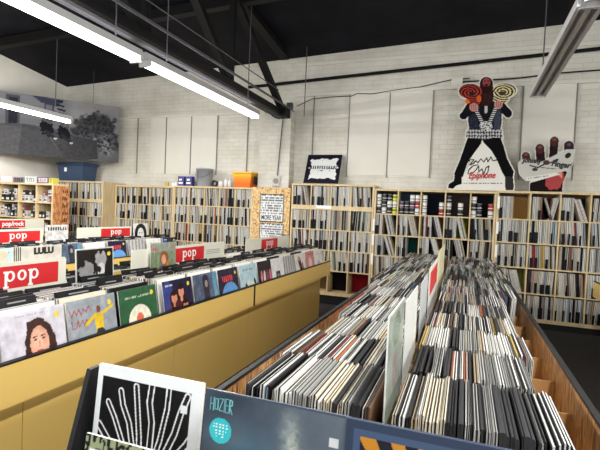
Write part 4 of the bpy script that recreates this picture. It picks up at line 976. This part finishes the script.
# covers along the front rim
for i, y in enumerate(YS1[2:]):
    k_ = i % len(ARTS); nm, fn = ARTS[k_]
    if i >= len(ARTS): continue
    album(('a', k_), fn, (-1.800, y+.167, .672), (-.17, 0, math.pi/2), nm+', rim of nearest counter', n=80 if i < 6 else 44).scale = (1.06, 1, 1.03)
for i, y in enumerate(YS1[:2]): album(('a', 8), ARTS[8][1], (-1.806, y+LP/2, .70), (-.15, 0, math.pi/2), '%s white doorway cover at the near end of the nearest counter' % ORD[i], n=44)
order2 = [12, 10, 9, 7, 12, 6, 11, 4, 8, 5, 9, 12, 3]
for i in range(13):
    k_ = order2[i]; album(('a', k_), ARTS[k_][1], (-4.142, 1.2+.362*i+LP/2, .70), (-.15, 0, math.pi/2), ARTS[k_][0].replace(' album', '')+', %s along second counter' % ordn(i), n=44)
for i in range(9):
    k_ = (i*5+2) % 13; album(('a', k_), ARTS[k_][1], (-6.432, 2.1+.362*i+LP/2, .70), (-.15, 0, math.pi/2), ARTS[k_][0].replace(' album', '')+', %s along farthest counter' % ordn(i), n=44)
# header cards and raised covers on the nearest counter
XH = -2.225
header_card(XH, .70, 2.04, .885, 1.165, 1.50, 1.985, 'large pop header card at the left edge, front of the LULU cover', sub=False)
header_card(XH, 2.60, 3.92, .885, 1.165, 3.09, 3.55, 'pop header card behind the cover of a person in a field', sub=True)
header_card(XH, 4.38, 5.66, .885, 1.165, 4.78, 5.26, 'pop header card in front of the MORE YEAR poster', sub=False)
album('dog', ART2['dog'], (-2.20, 2.10+LP/2, .892), (-.06, 0, math.pi/2), 'black album cover with two shaggy figures beside the large pop sign', n=64)
album('loafer', ART2['loafer'], (-2.19, 2.78+LP/2, .892), (-.06, 0, math.pi/2), 'green album cover with a seated brown-haired person before the middle pop sign', n=64)
o = album('lulu', ART2['lulu'], (-2.27, 1.74+LP/2, .922), (-.03, 0, math.pi/2), 'pale LULU album cover standing behind the large pop sign', n=24)
tx_ = text_mesh('LULU', .06, 'lettering', M_INK, None, (0, 0, 0), (math.pi/2, 0, 0), sx=.8, offset=.004); tx_.parent = o; tx_.location = (.035, -.0035, .282); tx_.scale = (.9, .8, 1)
sbm = MB()
for q in range(4): sbm.box(-.15+q*.012, -.145+q*.012, -.0035, -.0026, .23, .312)
s_ = sbm.build('black_stripes', M_INK, None, origin=(0, 0, 0)); s_.parent = o; s_.location = (0, 0, 0)
album('cream', ART2['cream'], (-2.27, 1.40+LP/2, .912), (-.03, 0, math.pi/2), 'cream album cover with red script standing behind the large pop sign', n=56)
# second counter
X2 = XH-2.33
def yx(u, v, x): return float(atx(u, v, x)[1])
header_card(X2, yx(77, 227, X2), yx(131.5, 227, X2), .885, 1.165, yx(101, 230, X2), yx(130, 230, X2), 'pop header card on the second counter, left of the long-haired portrait', sub=False)
header_card(X2, yx(-40, 229, X2), yx(43, 229, X2), .885, 1.165, yx(-6, 232, X2), yx(40, 232, X2), 'pop header card at the left edge on the second counter', sub=False)
album('news', ART2['news'], (X2+.02, yx(45, 228, X2)+LP/2, .892), (-.05, 0, math.pi/2), 'grey newspaper-like album cover right of the left edge pop sign')
album('beard', ART2['beard'], (X2+.02, yx(133, 226, X2)+LP/2, .892), (-.05, 0, math.pi/2), 'black and white long-haired portrait cover on the second counter')
X3 = XH-4.62
t = header_card(X3, yx(-60, 221, X3), yx(44, 221, X3), .885, 1.165, yx(-25, 224, X3), yx(25, 224, X3), 'farthest header card with a red pop/rock label', sub=False)
rl = [c for c in t.children if c.name.startswith('red_label')][0]
for ch in list(rl.children): bpy.data.objects.remove(ch)
text_mesh('pop/rock', .1, 'lettering', M_WHITE, rl, (X3+.0045, yx(13, 224, X3), 1.165-.08), (math.pi/2, 0, math.pi/2), offset=.003)

# ------------------------------------------------------------------ the wooden record bins
t = thing('record_bin', (-.145, 3.6, 0), 'long double wooden bin packed with upright records, black edge rails', 'bin')
RB0, RB1 = 1.06, 6.2
XLb, XRb, ZR = -.662, .372, .95
spl = MB().box(XLb-.018, XLb, RB0-.02, RB1, .58, ZR-.008).build('side_panel', M_WOOD, t)
spr = MB().box(XRb, XRb+.018, RB0-.02, RB1, .58, ZR-.008).build('side_panel', M_WOODR, t)
MB().box(XLb-.018, XLb+.001, RB0-.03, RB1+.02, ZR-.008, ZR+.004).build('edge_rail', M_BLKM, spl)
MB().box(XRb-.001, XRb+.018, RB0-.03, RB1+.02, ZR-.008, ZR+.004).build('edge_rail', M_BLKM, spr)
MB().box(XLb, XRb, RB1-.018, RB1, .58, ZR-.01).build('end_panel', M_WOOD, t)
MB().box(XLb, XRb, RB0-.02, RB0, .58, ZR-.03).build('end_panel', M_WOOD, t)
MB().box(XLb, XRb, RB0, RB1-.018, .68, .70).build('bin_floor', M_MDF, t)
MB().box(-.182, -.160, RB0, RB1-.018, .70, .93).build('centre_partition', M_WOOD, t)
MB().box(XLb-.01, XRb+.01, RB0, RB1, .0, .58).build('base_cabinet', M_BLKM, t)
ROWY = [1.10+.325*k_ for k_ in range(15)]
for y in ROWY[1:]:
    MB().box(XLb+.001, -.183, y-.0075, y-.0025, .70, .85).build('cross_divider', M_MDF, t)
    MB().box(-.159, XRb-.001, y-.0075, y-.0025, .70, .85).build('cross_divider', M_MDF, t)
br = random.Random(21)
bins = []
def fill(y, xa, xb, lean, side, row):
    """xa..xb : extent of the record tops"""
    h = .312; off = h*math.sin(lean); x = xa; out = []; run_c = None; runl = 0; wv = .004
    while True:
        ti = br.choices((0, 1, 2), (4, 5, 3))[0]; t_ = (.006, .009, .013)[ti]/math.cos(lean)+.001
        if x+t_ > xb: break
        if runl <= 0: run_c = br.choices(range(len(SP)), [9, 24, 22, 6, 14, 14, 3, 3, 4, 2, 4, 14, 3, 2.5, 2.5])[0]; runl = br.choice((1, 1, 2, 3, 5)) if run_c in (0, 1, 2, 4, 5, 11) else 1
        runl -= 1
        ci = run_c if br.random() < .75 else br.choice((0, 1, 2, 4, 5, 11))
        bx0 = x+t_/2-off; wv += br.uniform(-.003, .003); wv = max(0, min(.010, wv))
        out.append(((bx0, .7015+max(0, br.uniform(-.006, .012)), y+max(0, min(.0115, wv+br.uniform(-.004, .004)))-.002, lean+br.uniform(-.012, .012), ci, ti), side, row)); x += t_
    return out
for r_, y in enumerate(ROWY):
    le = br.uniform(.10, .2) if 0 < r_ < 8 else .04; ri = br.uniform(.0, .09)
    xl0 = [-.545, -.57, -.52, -.545, -.57, -.58, -.60][r_] if r_ < 7 else XLb+.012
    bins.append((r_, 'left', fill(y+br.uniform(0, .002), xl0, -.195, le, 'left', r_)))
    bins.append((r_, 'right', fill(y+br.uniform(0, .002), -.150+.312*math.sin(ri), (.24 if r_ < 6 else .335)+br.uniform(-.015, .012), ri, 'right', r_)))
count = 0
for r_, side, out in bins:
    for pl, sd, rw in out:
        if count < 300:
            put_rec(pl, 'record', 'records in the wooden bins', '%s row, %s run of wooden bins' % (ordn(rw), sd), kind='glossy'); count += 1
        else: STUFF.append(pl)
tag(bake(STUFF, 'packed_records', M_VC), 'tightly packed record sleeves filling the far bins and the yellow counters', 'records', kind='stuff')
# upright cards along the middle of the bins
def mid_card(y0, y1, z1, cols, label, name='sign_card', red=False, x=-.171, fn=None):
    if fn:
        me = art_mesh('tall_sleeve', y1-y0, z1-.931, .004, 30, 30, fn); o = place(name, me, (x, (y0+y1)/2, .931), (0, 0, math.pi/2)); return tag(o, label, 'record')
    t = thing(name, (x, (y0+y1)/2, .931), label, 'sign')
    MB().box(x-.002, x+.002, y0, y1, .931, z1, cols).build('card', M_VC, t)
    if red: MB().box(x+.002, x+.003, y0+.06, y1-.04, z1-.16, z1-.03).build('red_label', M_RED, t)
    return t
mid_card(1.15, 1.46, 1.24, None, 'grey-green sleeve with pink figure, nearest of those upright on the centre partition', name='tall_sleeve', fn=A_((150, 160, 150), mottled(4, 24, 3), put(lambda u, v: sell(u, v, .5, .4, .16, .2), (150, 120, 126), .6), put(lambda u, v: sell(u, v, .5, .8, .25, .15), (110, 130, 116)), put(lambda u, v: np.minimum.reduce([u, 1-u, v, 1-v])-.03, (214, 214, 210))))
mid_card(1.52, 1.90, 1.215, (200, 201, 197), 'blank white card upright on the centre partition of the bins')
mid_card(2.07, 2.42, 1.20, (176, 179, 179), 'blank grey-white card just before the red-banded one in the bins')
mid_card(2.55, 3.3, 1.215, (204, 204, 198), 'white card with a red band upright in the middle of the bins', red=True)
mid_card(3.4, 4.4, 1.25, (214, 206, 168), 'tall cream card at the far part of the bins centre partition')

# ------------------------------------------------------------------ front rack of face-out albums
t = thing('display_rack', (-.3, .8, 0), 'black-sided front rack holding albums that face the camera', 'rack')
for x in (-.915, .46):
    MB().prism([(.80, .62), (.985, .62), (.985, 1.045), (.95, 1.06), (.915, 1.06), (.835, .80)], 'x', x, x+.014).build('side_panel', M_BLKM, t)
MB().box(-.901, .46, .60, .985, .62, .64).build('rack_floor', M_BLKM, t)
MB().box(-.901, .46, .975, .985, .64, 1.0).build('back_panel', M_BLKM, t)
MB().box(-.901, .46, .66, .672, .64, .80).build('front_lip', M_BLKM, t)
MB().box(-.901, .46, .80, .90, .64, .775).build('step', M_BLKM, t)
MB().box(-.80, .42, .64, .96, 0, .62).build('base', M_BLKM, t)
def tentacles(u, v):
    P = Paint(u, v, (228, 230, 230)); P.put(np.maximum(np.abs(u-.48)-.43, np.abs(v-.48)-.435), (20, 18, 19))
    inside = (np.abs(u-.48) < .43) & (np.abs(v-.48) < .435); u_, v_ = u, v; u = .515+(u-.48)*.93; v = .48+(v-.48)*.943
    Q = Paint(u, v, (0, 0, 0)); 
    fl = [([(.52, .1), (.36, .42), (.26, .60), (.19, .70)], .014), ([(.53, .1), (.44, .44), (.40, .58), (.33, .70), (.30, .80)], .016), ([(.54, .1), (.50, .5), (.46, .72), (.435, .855)], .016),
          ([(.55, .1), (.60, .42), (.60, .62), (.565, .76), (.575, .90)], .019), ([(.56, .1), (.68, .5), (.72, .74), (.725, .93)], .014), ([(.57, .1), (.74, .44), (.80, .58), (.84, .74), (.885, .86)], .018),
          ([(.58, .1), (.80, .40), (.90, .52), (.96, .62)], .016), ([(.5, .1), (.30, .34), (.2, .44), (.12, .52)], .02), ([(.5, .1), (.28, .22), (.12, .30)], .016), ([(.6, .1), (.82, .24), (.95, .34)], .016)]
    for pts_, r_ in fl:
        d = spath(u, v, pts_, r_); P.c[(d < .0095) & inside] = (222, 222, 220); P.c[(d < -.002) & inside] = (30, 28, 29)
    P.put(sell(u, v, .54, .06, .1, .1)+(1-inside)*1.0, (222, 222, 220)); P.put(np.maximum(np.abs(u-.86)-.028, np.abs(v-.765)-.028), (226, 226, 226))
    P.c[~inside] = (228, 230, 230); return P.c
def seacover(u, v):
    n = fbm(u*5, v*5, 3); n2 = fbm(u*16, v*16, 6); c = np.stack([58+28*n+22*u, 68+30*n+20*u, 80+28*n+18*u], 1); P = Paint(u, v, (0, 0, 0)); P.c = c
    P.c -= (np.clip(1-np.hypot((u-.15)/.5, (v-1)/.3), 0, 1)*26)[:, None]
    n3 = fbm(u*34, v*34, 8, 3)
    for px_, py_, sx_, sy_, k_, cc_ in ((.64, .72, .055, .17, .95, (190, 190, 172)), (.60, .86, .05, .10, .6, (150, 156, 156)), (.70, .60, .10, .07, .8, (170, 176, 168)), (.36, .55, .22, .2, .5, (44, 110, 134))):
        a_ = np.clip(np.exp(-((u-px_)/sx_)**2-((v-py_)/sy_)**2)*(.35+1.5*(n3-.25)), 0, 1)[:, None]*k_; P.c = P.c*(1-a_)+np.array(cc_)*a_
    P.put(v-.2+(n-.5)*.1, (34, 48, 62), .8)
    P.put(sell(u, v, .135, .745, .082, .082), (52, 176, 182)); 
    for q, w_ in enumerate((.10, .11, .09, .07, .07)): letters(.135, .785-.02*q, w_, .009, (216, 236, 236), 5+q, 60, .3)(P, u, v)
    P.put(np.maximum(np.abs(u-.91)-.03, np.abs(v-.83)-.026), (206, 208, 206)); letters(.47, .86, .03, .10, (140, 146, 156), 4, 30)(P, u, v)
    st_ = [[(.05, .95), (.05, .86)], [(.085, .95), (.085, .86)], [(.05, .905), (.085, .905)], [(.10, .945), (.13, .945), (.13, .87), (.10, .87), (.10, .945)], [(.145, .95), (.18, .95), (.145, .865), (.18, .865)], [(.195, .955), (.195, .86)], [(.235, .955), (.21, .955), (.21, .86), (.235, .86)], [(.21, .91), (.23, .91)], [(.25, .86), (.25, .955), (.275, .95), (.275, .915), (.25, .91), (.28, .855)]]
    for s_ in st_: P.put(spath(u, v, [(.045+(a-.05)*.72, .95+(b_-.95)*.9) for a, b_ in s_], .0034), (112, 176, 180))
    P.put(np.minimum.reduce([u, 1-u, v, 1-v])-.012, (64, 72, 86)); return P.c
def rays(u, v):
    P = Paint(u, v, (50, 60, 80)); P.put(np.maximum(np.abs(u-.5)-.455, np.abs(v-.5)-.455), (66, 82, 108)); m = (np.abs(u-.5) < .415) & (np.abs(v-.5) < .415)
    a = np.arctan2(v-.42, u-.5); r = np.hypot(u-.5, v-.42); ry = np.sin(a*22+r*5) > 0; P.c[m & ry] = (184, 124, 40); P.c[m & ~ry] = (32, 32, 42)
    P.put(sell(u, v, .56, .55, .33, .30), (70, 90, 118)); P.put(sell(u, v, .56, .5, .27, .26), (96, 116, 140)); 
    for q in range(4): P.put(sell(u, v, .235+.014*(q % 2), .83-.022*q, .014, .011), (206, 208, 208))
    return P.c
def mossy(u, v):
    n = vnoise(u*58, v*34, 3); P = Paint(u, v, (146, 154, 118)); P.c[n > .5] = (34, 34, 32); P.put(np.maximum(np.abs(u-.18)-.14, np.abs(v-.84)-.07), (226, 228, 226)); return P.c
def faceout(key, fn, xl, yt, zt, lean, label, n=170, t_=.006, edge=(225, 225, 222)):
    me = art_mesh('album', .315, .315, t_, n, n, fn, edge=edge)
    o = place('record_album', me, (xl+.1575, yt-.315*math.sin(lean), zt-.315*math.cos(lean)), (-lean, 0, 0)); return tag(o, label, 'record')
A1 = faceout('t', tentacles, -.882, .93, 1.076, .10, 'white-framed black album with white radiating wavy lines, face-out at the front', 200, .012)
A2 = faceout('s', seacover, -.500, .83, 1.114, .10, 'misty blue-grey album reading HOZIER with a round teal sticker', 220, edge=(96, 106, 120))
A3 = faceout('r', rays, -.187, .81, 1.122, .10, 'slate-blue framed album with orange rays at the bottom edge', 200, .01, edge=(60, 72, 92))
zt_ = float(aty(112, 428, .74)[2])
A4 = faceout('m', mossy, -.80+.072, .735, zt_-.02, .12, 'green and black mottled album with a white sticker, lowest at the front left', 110)
tag(MB().box(-.512, -.24, .862, .874, .80, 1.09, (150, 150, 152)).build('record_album', M_VC), 'plain grey sleeve just behind the misty blue album', 'record')
